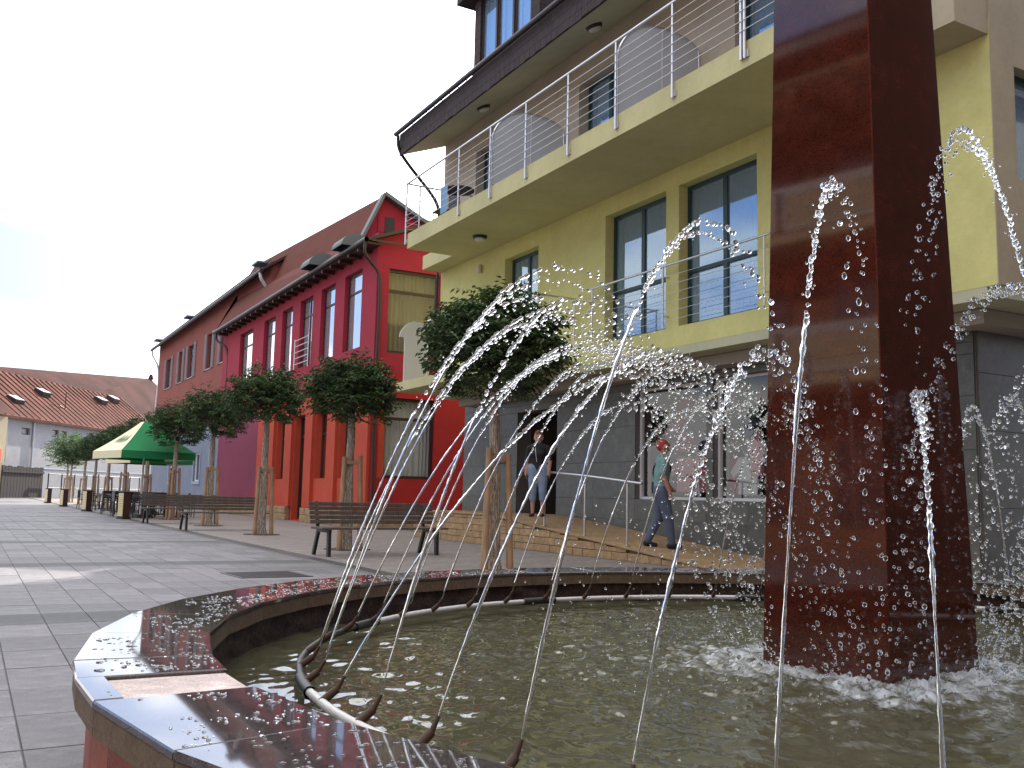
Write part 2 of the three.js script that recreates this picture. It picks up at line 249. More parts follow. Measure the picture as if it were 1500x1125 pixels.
// ================================================================ FOUNTAIN
const fountain = thing('fountain_basin', 'round granite fountain basin with polished coping and ring of spray nozzles', 'fountain', [FC[0], 0, FC[1]]);
{
  const pol = (r, a) => [r * Math.cos(a * RAD), r * Math.sin(a * RAD)];
  const stone = (r0, r1, a0, a1, y0, y1) => {   // coping stone: trapezoid with a small chamfer on the upper edges
    const g = 0.0018 / RAD, c = 0.004, A = a0 + g / r1, B = a1 - g / r1;
    const lo = [pol(r0, A), pol(r1, A), pol(r1, B), pol(r0, B)], da = c / r1 / RAD;
    const hi = [pol(r0 + c, A + da), pol(r1 - c, A + da), pol(r1 - c, B - da), pol(r0 + c, B - da)];
    const pts = [...lo.map(([x, z]) => [x, y0, z]), ...lo.map(([x, z]) => [x, y1 - c, z]), ...hi.map(([x, z]) => [x, y1, z])];
    return poly(pts, [[3, 2, 1, 0].reverse(), [0, 1, 5, 4].reverse(), [1, 2, 6, 5].reverse(), [2, 3, 7, 6].reverse(), [3, 0, 4, 7].reverse(), [4, 5, 9, 8].reverse(), [5, 6, 10, 9].reverse(), [6, 7, 11, 10].reverse(), [7, 4, 8, 11].reverse(), [8, 9, 10, 11].reverse()]);
  };
  const top = (a, b, r1 = ROUT) => part('coping_stone', stone(r1 === ROUT ? RIN : r1, ROUT, a, b, RIMH - 0.018, RIMH + rr(-0.0008, 0.0008)), mat.coping, fountain);
  const under = (a, b, y1 = RIMH - 0.019) => part('coping_underside', stone(RIN + 0.004, ROUT - 0.004, a, b, RIMH - 0.085, y1), mat.copingedge, fountain);
  for (let a = -174; a < 166; a += 10) { top(a, a + 10); under(a, a + 10); } // one stone for each side of the many-sided rim
  for (const [a, b] of [[166, 175.5], [181, 186]]) { top(a, b); under(a, b); }
  top(175.5, 181, 3.325); under(175.5, 181, RIMH - 0.061);
  part('coping_underside', stone(3.325, ROUT - 0.004, 175.5, 181, RIMH - 0.06, RIMH - 0.019), mat.copingedge, fountain);
  part('repair_slab', stone(RIN + 0.004, 3.322, 175.6, 180.9, RIMH - 0.06, RIMH - 0.011), mat.copingpale, fountain, 'pale matt slab let into the coping');
  // upright granite panels outside
  for (let i = 0; i < 72; i++) { const a = -174 + i * 5; part('cladding_panel', stone(ROUT - 0.085, ROUT - 0.05 + (i % 2) * 0.0, a, a + 5, -0.02, RIMH - 0.086), mat.cladding[(i * 7 + (i >> 2)) % 3], fountain); }
  const ringWall = (r, y0, y1, n = 72) => { const p = [], f = []; for (let i = 0; i <= n; i++) { const [x, z] = pol(r, -179 + i * 360 / n); p.push([x, y0, z], [x, y1, z]); if (i) f.push([2 * i - 2, 2 * i - 1, 2 * i + 1, 2 * i]); } return poly(p, f); };
  // stone lining of the basin, uneven
  const lin = new THREE.CylinderGeometry(RIN + 0.02, RIN + 0.02, 0.45, 240, 10, true), lp = lin.attributes.position, lu = lin.attributes.uv;
  for (let i = 0; i < lp.count; i++) { const a = Math.atan2(lp.getZ(i), lp.getX(i)), k = 0.012 * fbm3(Math.cos(a) * 22, lp.getY(i) * 9, Math.sin(a) * 22, 4); lp.setX(i, lp.getX(i) * (1 + k)); lp.setZ(i, lp.getZ(i) * (1 + k)); lu.setXY(i, lu.getX(i) * 17.6, lp.getY(i)); }
  lin.translate(0, 0.205, 0); lin.computeVertexNormals(); part('basin_lining', lin, mat.rust, fountain);
  part('basin_core', ringWall(ROUT - 0.09, -0.02, RIMH - 0.09), mat.rust, fountain);
  part('basin_floor', uvm(new THREE.CircleGeometry(ROUT - 0.1, 72).rotateX(-Math.PI / 2).translate(0, -0.005, 0)), mat.rust, fountain);
}
// spray ring: white pipe lengths with dark couplings and a nozzle every 7.3 degrees
const NC = [3.68, -2.91], NR = 2.61, NH = 0.33, STEP = 7.2;
const nozAngle = (k) => (-68.2 - STEP * k) * RAD;
const jets = [];
{
  const ring = thing('spray_pipe_ring', 'ring of white plastic pipes with dark couplings and short brown nozzles inside the basin', 'pipe', [NC[0], 0, NC[1]]);
  const at = (a, r = NR, h = NH) => V3(r * Math.cos(a), h, r * Math.sin(a));
  for (let s = 0; s < 10; s++) {
    const a0 = nozAngle(s * 5 - 0.55), a1 = nozAngle(s * 5 + 3.75), arc = [0, 0.25, 0.5, 0.75, 1].map((t) => at(a0 + (a1 - a0) * t, NR + 0.03));
    part(s === 2 ? 'hose' : 'pipe', tube(arc, 0.015, 20, 10), s === 2 ? mat.coupling : mat.pvc, ring);
    part('coupling', tube([at(nozAngle(s * 5 + 3.7), NR + 0.03), at(nozAngle(s * 5 + 4.1), NR + 0.03), at(nozAngle(s * 5 + 4.5), NR + 0.03)], 0.022, 8, 12), mat.coupling, ring);
  }
  for (let k = 0; k < 50; k++) {
    const a = nozAngle(k), p = at(a), tow = V3(-Math.cos(a), 0, -Math.sin(a)), dir = tow.clone().multiplyScalar(0.5).add(V3(0, 0.87, 0)).normalize();
    part('nozzle', join([bar(p.clone().addScaledVector(tow, -0.03), p.clone().addScaledVector(dir, 0.045), 0.014, 0.013, 10), bar(p.clone().addScaledVector(dir, 0.045), p.clone().addScaledVector(dir, 0.09), 0.009, 0.006, 8)]), mat.nozzle, ring);
    jets.push({ k, p: V3(NC[0], 0, NC[1]).add(p).addScaledVector(dir, 0.085), tow });
  }
}
// obelisk of polished brown granite
const TW = { x: 3.645, z: -3.125, turn: 6 * RAD, half: 0.334, slope: 0.0222 };
const tower = thing('granite_obelisk', 'tall tapering obelisk of polished red brown granite rising from the fountain water', 'obelisk', [TW.x, 0, TW.z], TW.turn);
{
  const ys = [0.02, 0.86, 1.66, 2.30, 2.92, 3.55, 4.2, 4.9, 5.6, 6.3];
  for (let i = 0; i + 1 < ys.length; i++) {
    const w = (y) => TW.half - (y - 0.24) * TW.slope, y0 = ys[i] + 0.0004, y1 = ys[i + 1] - 0.0004, a = w(y0), b = w(y1), c = 0.004;
    const pts = []; for (const [h, y] of [[a, y0], [b, y1]]) for (const [sx, sz] of [[-1, -1], [1, -1], [1, 1], [-1, 1]]) pts.push([sx * (h - c), y, sz * h], [sx * h, y, sz * (h - c)]);
    const o = [1, 0, 2, 3, 5, 4, 6, 7], lo = o.map((k) => k), hi = o.map((k) => k + 8), f = [lo, hi.slice().reverse()];
    for (let k = 0; k < 8; k++) f.push([lo[k], hi[k], hi[(k + 1) % 8], lo[(k + 1) % 8]]);
    part('granite_course', poly(pts, f), mat.tower, tower);
  }
}
tower.rotation.z = 0.011;
const towerD = (x, z) => { const dx = x - TW.x, dz = z - TW.z, c = Math.cos(TW.turn), s = Math.sin(TW.turn), lx = c * dx - s * dz, lz = s * dx + c * dz, ax = Math.max(0, Math.abs(lx) - 0.334), az = Math.max(0, Math.abs(lz) - 0.334); return Math.hypot(ax, az) - (ax + az === 0 ? 0.05 : 0); };
{ // water: murky olive, rippled, churned white round the obelisk
  const NRI = 250, NSE = 620, R = RIN + 0.03, pos = [], col = [], idx = [];
  for (let i = 0; i <= NRI; i++) for (let j = 0; j < NSE; j++) {
    const r = R * Math.pow(i / NRI, 0.8) + 1e-4, a = j / NSE * 2 * Math.PI, x = FC[0] + r * Math.cos(a), z = FC[1] + r * Math.sin(a), d = towerD(x, z);
    const churn = Math.exp(-Math.pow(Math.max(0, d - 0.12) / 0.34, 2)), mid = Math.exp(-Math.pow(d / 1.1, 2));
    let y = 0.006 * n3(x * 3.2, z * 3.2, 1) + (0.0048 + 0.006 * mid) * n3(x * 7.5, z * 7.5, 2) + (0.0014 + 0.005 * mid) * n3(x * 17, z * 17, 3) + 0.0006 * n3(x * 38, z * 38, 6);
    y += churn * (0.02 * Math.abs(n3(x * 6, z * 6, 5)) + 0.009 * n3(x * 15, z * 15, 7) + 0.005 * n3(x * 38, z * 38, 8) + 0.0025 * n3(x * 90, z * 90, 9));
    const fo = fbm3(x * 6, z * 6, 3.3, 6) + 0.3 * n3(x * 34, z * 34, 1.2) + 0.16 * n3(x * 80, z * 80, 2.2);
    let f = 0.72 * sst(-0.05, 0.95, fo - 0.3 + 0.85 * churn) * sst(1.3, 0.35, d);
    f = Math.max(f, 0.32 * sst(0.2, 0.75, fo) * sst(1.9, 0.4, d));
    const b = [0.072, 0.070, 0.042], w = [0.56, 0.62, 0.66];
    pos.push(x, WATER + y, z); col.push(...b.map((v, k) => v + (w[k] - v) * f));
  }
  for (let i = 0; i < NRI; i++) for (let j = 0; j < NSE; j++) { const a = i * NSE + j, b = i * NSE + (j + 1) % NSE, c = a + NSE, d = b + NSE; idx.push(a, b, c, b, d, c); }
  const g = new THREE.BufferGeometry(); g.setAttribute('position', new THREE.Float32BufferAttribute(pos, 3)); g.setAttribute('color', new THREE.Float32BufferAttribute(col, 3)); g.setIndex(idx); g.computeVertexNormals();
  struct('pool_water', g, P({ vertexColors: true, roughness: 0.025, ior: 1.35 }));
}
{ // the jets
  const drop = new THREE.IcosahedronGeometry(1, 2), small = new THREE.IcosahedronGeometry(1, 1);
  const fit = { 14: [830, 390], 15: [1000, 530], 16: [850, 440], 17: [985, 515], 18: [1045, 328], 19: [1135, 512], 20: [1155, 268], 21: [1275, 578], 22: [1390, 208], 23: [1372, 426], 13: [790, 432], 12: [800, 470], 11: [815, 455] };
  const q0 = new THREE.Quaternion(), m4 = new THREE.Matrix4();
  const blob = (p, v, r, st, low) => { q0.setFromUnitVectors(V3(0, 1, 0), v.clone().normalize()); m4.compose(p, q0, V3(r * rr(0.85, 1.1), r * st, r * rr(0.85, 1.1))); return (low ? small : drop).clone().applyMatrix4(m4); };
  for (const J of jets) {
    const kk = J.k; let Ha = 1.72 + rr(-0.2, 0.14), da = rr(0.95, 1.15);
    if (fit[kk]) { const n = V3(-J.tow.z, 0, J.tow.x), d = ray(...fit[kk]), t = J.p.clone().sub(V3(0, EYE, 0)).dot(n) / d.dot(n), A = d.multiplyScalar(t).add(V3(0, EYE, 0)), s = A.clone().sub(J.p).dot(J.tow); if (s > 0.6 && s < 1.6 && A.y > 0.8 && A.y < 2.9) { Ha = A.y; da = s; } else { da = s > 1.6 ? 1.5 : 0.85; const q = J.p.clone().addScaledVector(J.tow, da); let lo = 0.6, hi = 3.4; for (let n = 0; n < 30; n++) { const m = (lo + hi) / 2; if (toPx(q.clone().setY(m))[1] > fit[kk][1]) lo = m; else hi = m; } Ha = lo; } }
    const y0 = J.p.y, sideX = V3(-J.tow.z, 0, J.tow.x), drift = rr(-0.02, 0.02);
    const at = (s) => J.p.clone().addScaledVector(J.tow, s).addScaledVector(sideX, drift * s).setY(Ha - (Ha - y0) * Math.pow((s - da) / da, 2));
    const vel = (s) => J.tow.clone().setY(-2 * (Ha - y0) * (s - da) / (da * da));
    const o = thing('water_jet', 'thin arcing jet of water breaking into drops over the basin', 'water jet', [0, 0, 0], 0, 'water jets rising from the nozzle ring');
    // unbroken rope of water
    const sb = da * rr(0.36, 0.52), NS = 70, RS = 7, pos = [], idx = [], ph = rr(0, 9);
    for (let i = 0; i <= NS; i++) {
      const s = sb * i / NS, c = at(s), v = vel(s).normalize(), e1 = sideX, e2 = v.clone().cross(e1).normalize(), grow = i / NS;
      const r = i === NS ? 0.0004 : (0.0037 + 0.0012 * grow) * (1 + (0.16 + 0.4 * grow) * n2(s * 46 + ph, J.k) ) * (i === 0 ? 0.9 : 1), tw = s * 24 + ph;
      for (let j = 0; j < RS; j++) { const a = j / RS * 2 * Math.PI, k = r * (1 + 0.34 * Math.cos(2 * a + tw) + 0.12 * n2(s * 90, a * 2 + ph)); const p = c.clone().addScaledVector(e1, k * Math.cos(a)).addScaledVector(e2, k * Math.sin(a)); pos.push(p.x, p.y, p.z); if (i < NS) { const A = i * RS + j, B = i * RS + (j + 1) % RS; idx.push(A, A + RS, B, B, A + RS, B + RS); } }
    }
    for (let j = 1; j < RS - 1; j++) idx.push(0, j, j + 1);
    const g = new THREE.BufferGeometry(); g.setAttribute('position', new THREE.Float32BufferAttribute(pos, 3)); g.setIndex(idx); g.computeVertexNormals();
    part('stream', g, mat.water, o);
    // drops
    const ds = [];
    for (let strand = 0; strand < 3; strand++) {
      const wob = strand ? rr(-0.03, 0.03) : 0, hk = strand ? rr(0.90, 0.985) : 1; let s = sb * (strand ? rr(1.0, 1.25) : 1);
      while (s < 2.7) {
        const f = Math.min(1, (s - sb) / (1.2 * da)), p = at(s); p.y = y0 + (p.y - y0) * (1 - (1 - hk) * f); p.addScaledVector(sideX, wob * f);
        if (p.y < WATER + 0.01) break;
        const spread = 0.003 + 0.045 * f * f; p.add(V3(rr(-1, 1) * spread, rr(-1, 1) * spread, rr(-1, 1) * spread));
        if (towerD(p.x, p.z) < 0.012) break;
        const sp = vel(s).length(), r = (strand ? rr(0.0036, 0.0068) : rr(0.0052, 0.0094)) * (f < 0.2 ? 0.85 : 1);
        ds.push(blob(p, vel(s), r, f < 0.3 ? rr(1.4, 2.6) : rr(0.95, 1.6), strand > 0));
        if (rnd() < 0.45) ds.push(blob(p.clone().add(V3(rr(-1, 1), rr(-1, 1), rr(-1, 1)).multiplyScalar(0.02)), vel(s), rr(0.0018, 0.004), 1.1, true));
        s += rr(0.5, 1.5) * (strand ? 0.026 : 0.0165) * (f < 0.25 ? 0.75 : 1 + 0.35 * f) / Math.max(1, sp * 0.55) * 1.2;
      }
    }
    part('drops', join(ds), mat.water, o).userData.kind = 'stuff';
  }
  // spray thrown up round the obelisk and droplets lying on the coping
  const N = 2100, im = new THREE.InstancedMesh(small, mat.water, N), nd = new THREE.Object3D(); im.name = 'water_spray'; tag(im, 'fine spray of water drops thrown up around the obelisk', 'spray', null, 'stuff'); shade(im);
  for (let i = 0; i < N; i++) {
    let x, z, d; do { const a = rr(0, 6.283), r = 0.3 + 1.3 * Math.pow(rnd(), 1.3); x = TW.x + r * Math.cos(a); z = TW.z + r * Math.sin(a); d = towerD(x, z); } while (d < 0.01 || n3(x * 4, 0.3, z * 4) < rr(-0.5, 0.2));
    const low = rnd() < 0.5, y = WATER + (low ? Math.pow(rnd(), 2) * 0.22 : rr(0.02, 1.25) * Math.exp(-d * 0.6)); nd.position.set(x, y, z); const r = low ? rr(0.0015, 0.0045) : rr(0.0016, 0.0055); nd.scale.set(r, r * rr(0.9, 1.5), r); nd.updateMatrix(); im.setMatrixAt(i, nd.matrix);
  }
  scene.add(im);
  const NB = 5200, bd = new THREE.InstancedMesh(small, mat.water, NB); bd.name = 'water_beads'; tag(bd, 'beads of water lying on the polished granite coping', 'water beads', null, 'stuff'); shade(bd);
  let i = 0; while (i < NB) {
    const a = rr(0, 360) * RAD, r = rr(RIN + 0.01, ROUT - 0.03), deg = a / RAD; if (deg > 175 && deg < 181.5 && r < 3.34) continue;
    const cs = Math.cos(5 * RAD), x = FC[0] + r * Math.cos(a), z = FC[1] + r * Math.sin(a), t = (r - RIN) / (ROUT - RIN);
    if (rnd() < sst(0.25, 0.95, t + 0.5 * n2(x * 2.2, z * 2.2)) || n2(x * 9, z * 9) < -0.15) continue;
    const s = rr(0.0015, 0.006) * (rnd() < 0.1 ? 1.8 : 1); nd.position.set(x, RIMH + 0.0003, z); nd.rotation.set(0, rr(0, 6), 0); nd.scale.set(s * rr(0.8, 1.9), s * 0.45, s); nd.updateMatrix(); bd.setMatrixAt(i++, nd.matrix);
  }
  nd.rotation.set(0, 0, 0); scene.add(bd);
}

// ================================================================ BUILDING PIECES
// a window set in a wall facing -x: frame at plane X (outer face of frame), opening z0..z1, y0..y1
function windowX(parent, X, z0, z1, y0, y1, o = {}) {
  const w = sub(o.name ?? 'window', parent), f = o.f ?? 0.07, d = 0.07, fm = o.frame ?? mat.greenframe;
  const bars = [bx(X, X + d, y0, y1, z0, z0 + f), bx(X, X + d, y0, y1, z1 - f, z1), bx(X, X + d, y0, y0 + f, z0 + f, z1 - f), bx(X, X + d, y1 - f, y1, z0 + f, z1 - f)];
  const cols = o.cols ?? 1, zs = []; for (let k = 1; k < cols; k++) { const z = z0 + (z1 - z0) * k / cols; zs.push(z); bars.push(bx(X + 0.004, X + d - 0.004, y0 + f, y1 - f, z - f * 0.7, z + f * 0.7)); }
  const ys = o.rows ?? []; const edges = [z0 + f, ...zs.flatMap((z) => [z - f * 0.7, z + f * 0.7]), z1 - f];
  for (const y of ys) for (let k = 0; k < edges.length; k += 2) bars.push(bx(X + 0.006, X + d - 0.006, y - f * 0.5, y + f * 0.5, edges[k], edges[k + 1]));
  part('frame', join(bars), fm, w);
  const yy = [y0 + f, ...ys, y1 - f];
  for (let k = 0; k < edges.length; k += 2) for (let r = 0; r + 1 < yy.length; r++) { const h0 = yy[r] + (r ? f * 0.5 : 0), h1 = yy[r + 1] - (r + 2 < yy.length ? f * 0.5 : 0); const g = uvm(new THREE.PlaneGeometry(edges[k + 1] - edges[k], h1 - h0).rotateY(-Math.PI / 2).rotateZ(rr(-0.003, 0.003)).translate(X + 0.035, (h0 + h1) / 2, (edges[k] + edges[k + 1]) / 2)); part('pane', g, o.glass ?? mat.glass, w); }
  if (o.curtain) part('curtain', pleats(z0 + 0.02, z1 - 0.02, y0 + (o.cy ?? 0.02), y1 - 0.02).rotateY(-Math.PI / 2).translate(X + 0.22, 0, 0), o.curtain, w);
  if (o.sill) part('sill', rbx(X - o.sill, X + 0.02, y0 - 0.05, y0 - 0.004, z0 - 0.03, z1 + 0.03), o.sillmat ?? mat.zinc, w);
  return w;
}
function pleats(a0, a1, y0, y1, amp = 0.035) { // hanging cloth, drawn along local x (= world z after the turn), folds along local z
  const n = Math.max(8, Math.round((a1 - a0) / 0.025)), g = new THREE.PlaneGeometry(a1 - a0, y1 - y0, n, 6).translate((a0 + a1) / 2, (y0 + y1) / 2, 0), p = g.attributes.position;
  for (let i = 0; i < p.count; i++) { const x = p.getX(i), y = p.getY(i); p.setZ(i, amp * Math.sin(x * 42 + 2.5 * n2(x * 2, 3)) * (0.7 + 0.4 * n2(x * 3, y * 0.6))); }
  g.computeVertexNormals(); return g;
}
function windowZ(parent, Z, x0, x1, y0, y1, o = {}) {
  const w = sub(o.name ?? 'window', parent), f = o.f ?? 0.07, d = 0.07, fm = o.frame ?? mat.brownframe;
  const bars = [bx(x0, x0 + f, y0, y1, Z - d, Z), bx(x1 - f, x1, y0, y1, Z - d, Z), bx(x0 + f, x1 - f, y0, y0 + f, Z - d, Z), bx(x0 + f, x1 - f, y1 - f, y1, Z - d, Z)];
  for (const y of o.rows ?? []) bars.push(bx(x0 + f, x1 - f, y - f * 0.5, y + f * 0.5, Z - d + 0.004, Z - 0.004));
  for (const x of o.cols ?? []) bars.push(bx(x - f * 0.4, x + f * 0.4, y0 + f, y1 - f, Z - d + 0.008, Z - 0.008));
  part('frame', join(bars), fm, w);
  const yy = [y0 + f, ...(o.rows ?? []), y1 - f];
  for (let r = 0; r + 1 < yy.length; r++) part('pane', uvm(new THREE.PlaneGeometry(x1 - x0 - 2 * f, yy[r + 1] - yy[r] - (o.rows ? f * 0.5 : 0)).translate((x0 + x1) / 2, (yy[r] + yy[r + 1]) / 2 + (r ? f * 0.25 : -f * 0.25) * (o.rows ? 1 : 0), Z - 0.035)), o.glass ?? mat.clearglass, w);
  if (o.curtain) part('curtain', pleats(x0 + 0.02, x1 - 0.02, y0 + 0.02, y1 - 0.02).translate(0, 0, Z - 0.25), o.curtain, w);
  return w;
}

// ================================================================ YELLOW HOUSE
{
  const Y = thing('yellow_house', 'yellow plastered corner house with long steel railed balcony and dark shingled roof', 'building');
  const XW = 10.5, XG = 11.3, ZF = -22.76, ZN = -7.0;
  const w3 = [-12.94, -11.01], w2 = [-15.18, -13.29], w1 = [-19.25, -17.73], y0 = 4.0, y1 = 6.51;
  part('upper_wall', wallX(XW, ZF, ZN, 3.65, 6.98, 0.42, [[...w3, y0, y1], [...w2, y0, y1], [...w1, 3.8, y1 - 0.02]]), mat.yellow, Y);
  const dd = [[-20.9, -19.4], [-16.2, -14.62], [-11.5, -10.0]];
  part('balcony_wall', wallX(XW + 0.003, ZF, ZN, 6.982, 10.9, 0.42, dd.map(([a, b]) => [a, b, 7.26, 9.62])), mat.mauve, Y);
  const eA = onZ(1485, 97, ZN), eB = onZ(1491, 261, ZN);
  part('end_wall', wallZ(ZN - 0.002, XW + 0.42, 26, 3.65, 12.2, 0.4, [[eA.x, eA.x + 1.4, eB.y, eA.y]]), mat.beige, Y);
  part('corner_strip', bx(XW + 0.001, XW + 0.42, 3.65, 12.2, ZN + 0.001, ZN + 0.012), mat.beige, Y);
  windowZ(Y, ZN - 0.16, eA.x, eA.x + 1.4, eB.y, eA.y, { frame: mat.greenframe, cols: [eA.x + 0.7], glass: mat.glass, curtain: mat.curtain });
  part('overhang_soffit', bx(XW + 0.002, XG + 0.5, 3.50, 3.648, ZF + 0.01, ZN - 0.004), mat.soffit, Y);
  part('ceiling_slab', bx(XW + 0.43, 26, 6.7, 7.2, ZF + 0.42, ZN - 0.42), mat.room, Y);
  part('interior', join([bx(XW + 2.2, 25.9, 3.66, 6.69, ZF + 0.4, ZN - 0.41), bx(XW + 1.6, 25.9, 7.21, 10.85, ZF + 0.4, ZN - 0.41), bx(XW + 0.44, 25.9, 3.3, 3.49, ZF + 0.4, ZN - 0.5)]), mat.room, Y);
  part('far_end_wall', bx(XW + 0.43, 26, 3.5, 10.9, ZF, ZF + 0.39), mat.yellow, Y); part('far_end_base', bx(XG + 0.39, 26, 0, 3.498, ZF + 0.02, ZF + 0.39), mat.greystone[0], Y);
  part('back_wall', bx(26.001, 26.3, 0, 10.1, ZF, ZN - 0.002), mat.yellow, Y);
  windowX(Y, XW + 0.2, ...w3, y0, y1, { cols: 2, rows: [4.98], curtain: mat.curtain }); windowX(Y, XW + 0.2, ...w2, y0, y1, { cols: 2, rows: [4.98], curtain: mat.curtain });
  windowX(Y, XW + 0.2, ...w1, 3.82, y1 - 0.02, { cols: 2, curtain: mat.curtain, name: 'balcony_door' });
  dd.forEach(([a, b]) => windowX(Y, XW + 0.24, a, b, 7.262, 9.618, { cols: 2, curtain: mat.whitecurtain, name: 'balcony_door', frame: mat.greenframe }));
  // long balcony
  const XB = 8.75, ZB0 = -20.95, ZB1 = -8.75, SB = 6.85, ST = 7.22;
  const bal = sub('balcony', Y);
  part('slab', uvm(bx(XB, XW - 0.002, SB, ST, ZB0, ZB1)), mat.cream, bal);
  part('slab_return', bx(XW - 0.55, XW - 0.004, SB + 0.002, ST - 0.002, ZF + 0.02, ZB0 - 0.002), mat.cream, bal);
  part('floor_tiles', bx(XB + 0.03, XW - 0.01, ST + 0.001, ST + 0.012, ZB0 + 0.02, ZB1 - 0.01), mat.sidepave, bal);
  const railPosts = [[596, 290], [672, 260], [718, 230], [770, 205], [832, 165], [902, 120], [985, 60], [1085, 20]].map(([px, py]) => onX(px, py, XB - 0.04).z); railPosts.push(-9.35);
  const RT = 8.44;
  for (const z of railPosts) part('rail_post', join([bar(V3(XB - 0.04, ST - 0.26, z), V3(XB - 0.04, RT, z), 0.021, 0.021, 10), bx(XB - 0.025, XB - 0.001, ST - 0.24, ST - 0.14, z - 0.05, z + 0.05)]), mat.steel, bal);
  part('handrail', bar(V3(XB - 0.04, RT + 0.02, ZB0 - 0.05), V3(XB - 0.04, RT + 0.02, ZB1), 0.024, 0.024, 10), mat.steel, bal);
  part('handrail', bar(V3(XB - 0.04, RT + 0.02, ZB0 - 0.03), V3(XW - 0.02, RT + 0.02, ZB0 - 0.03), 0.02, 0.02, 10), mat.steel, bal);
  for (let k = 0; k < 7; k++) { const y = ST + 0.13 + k * 0.148; part('rail_wire', bar(V3(XB - 0.065, y, ZB0 - 0.03), V3(XB - 0.065, y, ZB1), 0.006, 0.006, 6), mat.wire, bal); part('rail_wire', bar(V3(XB - 0.04, y, ZB0 - 0.05), V3(XW - 0.02, y, ZB0 - 0.05), 0.006, 0.006, 6), mat.wire, bal); }
  for (const x of [XB + 0.3, XW - 0.1]) part('rail_post', bar(V3(x, ST, ZB0 - 0.03), V3(x, RT, ZB0 - 0.03), 0.02, 0.02, 8), mat.steel, bal);
  // arched frosted dividers
  const divider = (z, x0, x1, yb, yt, arch) => {
    const s = new THREE.Shape(); s.moveTo(x0, yb); s.lineTo(x1, yb); s.lineTo(x1, yt - arch * 0.25); s.bezierCurveTo(x1 - 0.15, yt, (x0 + x1) / 2 + 0.25, yt, (x0 + x1) / 2, yt); s.bezierCurveTo((x0 + x1) / 2 - 0.45, yt, x0, yt - arch * 0.55, x0, yt - arch); s.lineTo(x0, yb);
    const d = sub('balcony_divider', Y); part('panel', uvm(new THREE.ExtrudeGeometry(s, { depth: 0.02, bevelEnabled: false, curveSegments: 16 }).translate(0, 0, z)), mat.frosted, d);
    const pts = s.getPoints(16).map((p) => V3(p.x, p.y, z + 0.01)); part('tube_frame', tube(pts.slice(1, -1).reverse().filter((p, i, a) => !i || p.distanceTo(a[i - 1]) > 0.01), 0.022, 60, 8), mat.steel, d);
    part('tube_frame', bar(V3(x0, yb - 0.2, z + 0.01), V3(x0, yt - arch, z + 0.01), 0.022, 0.022, 8), mat.steel, d);
    part('glazing_bar', bar(V3((x0 + x1) / 2 + 0.06, yb, z + 0.025), V3((x0 + x1) / 2 + 0.06, yt - 0.02, z + 0.025), 0.008, 0.008, 6), mat.steel, d);
  };
  divider(railPosts[2] - 0.02, XB + 0.0, XW - 0.06, ST + 0.05, 8.93, 0.75); divider(railPosts[5] - 0.02, XB + 0.0, XW - 0.06, ST + 0.05, 8.93, 0.75);
  // small balcony below
  const bs = sub('small_balcony', Y), SA = 3.72;
  part('slab', bx(8.98, XW - 0.003, SA - 0.22, SA, -21.9, -16.05), mat.cream, bs);
  for (const z of [-20.1, -18.7, -17.4, -16.1]) part('rail_post', bar(V3(9.0, SA, z), V3(9.0, 4.98, z), 0.019, 0.019, 8), mat.steel, bs);
  part('handrail', bar(V3(9.0, 5.0, -20.15), V3(9.0, 5.0, -16.05), 0.022, 0.022, 8), mat.steel, bs); part('handrail', bar(V3(9.0, 5.0, -16.1), V3(XW - 0.01, 5.0, -16.1), 0.02, 0.02, 8), mat.steel, bs);
  for (let k = 0; k < 7; k++) { const y = SA + 0.13 + k * 0.15; part('rail_wire', bar(V3(8.98, y, -20.25), V3(8.98, y, -16.05), 0.005, 0.005, 6), mat.wire, bs); part('rail_wire', bar(V3(8.96, y, -16.12), V3(XW - 0.01, y, -16.12), 0.005, 0.005, 6), mat.wire, bs); }
  part('rail_post', bar(V3(XW - 0.1, SA - 0.2, -16.1), V3(XW - 0.1, 4.98, -16.1), 0.019, 0.019, 8), mat.steel, bs);
  { const a = onZ(583, 557, -21.8), b = onZ(628, 557, -21.8), s = new THREE.Shape(), h = 5.28, x0 = a.x, x1 = b.x; s.moveTo(x0 + 0.14, SA); s.lineTo(x1, SA); s.lineTo(x1, h - 0.35); s.bezierCurveTo(x1, h - 0.1, (x0 + x1) / 2 + 0.3, h, (x0 + x1) / 2, h); s.bezierCurveTo(x0 + 0.2, h, x0, h - 0.25, x0, h - 0.42); s.lineTo(x0 + 0.14, h - 0.42); s.lineTo(x0 + 0.14, SA); part('privacy_panel', uvm(new THREE.ExtrudeGeometry(s, { depth: 0.03, bevelEnabled: false }).translate(0, 0, -21.83)), M({ color: cl(0.62, 0.61, 0.58), roughness: 0.6 }), bs, 'pale arched privacy panel'); }
  // rail in front of the two tall windows
  const fr = sub('window_rail', Y);
  for (const z of [-15.4, -13.2, -10.72]) part('rail_post', join([bar(V3(XW - 0.14, 3.98, z), V3(XW - 0.14, 5.06, z), 0.018, 0.018, 8), bar(V3(XW - 0.14, 4.2, z), V3(XW, 4.2, z), 0.012, 0.012, 6), bar(V3(XW - 0.14, 4.9, z), V3(XW, 4.9, z), 0.012, 0.012, 6)]), mat.steel, fr);
  part('handrail', bar(V3(XW - 0.14, 5.08, -15.45), V3(XW - 0.14, 5.08, -10.6), 0.021, 0.021, 8), mat.steel, fr);
  for (let k = 0; k < 6; k++) part('rail_wire', bar(V3(XW - 0.16, 4.1 + k * 0.155, -15.45), V3(XW - 0.16, 4.1 + k * 0.155, -10.6), 0.005, 0.005, 6), mat.wire, fr);
  // oriel at the corner
  part('oriel', bx(9.86, XW - 0.001, 6.78, 12.2, -8.6, ZN - 0.006), mat.beige, Y);
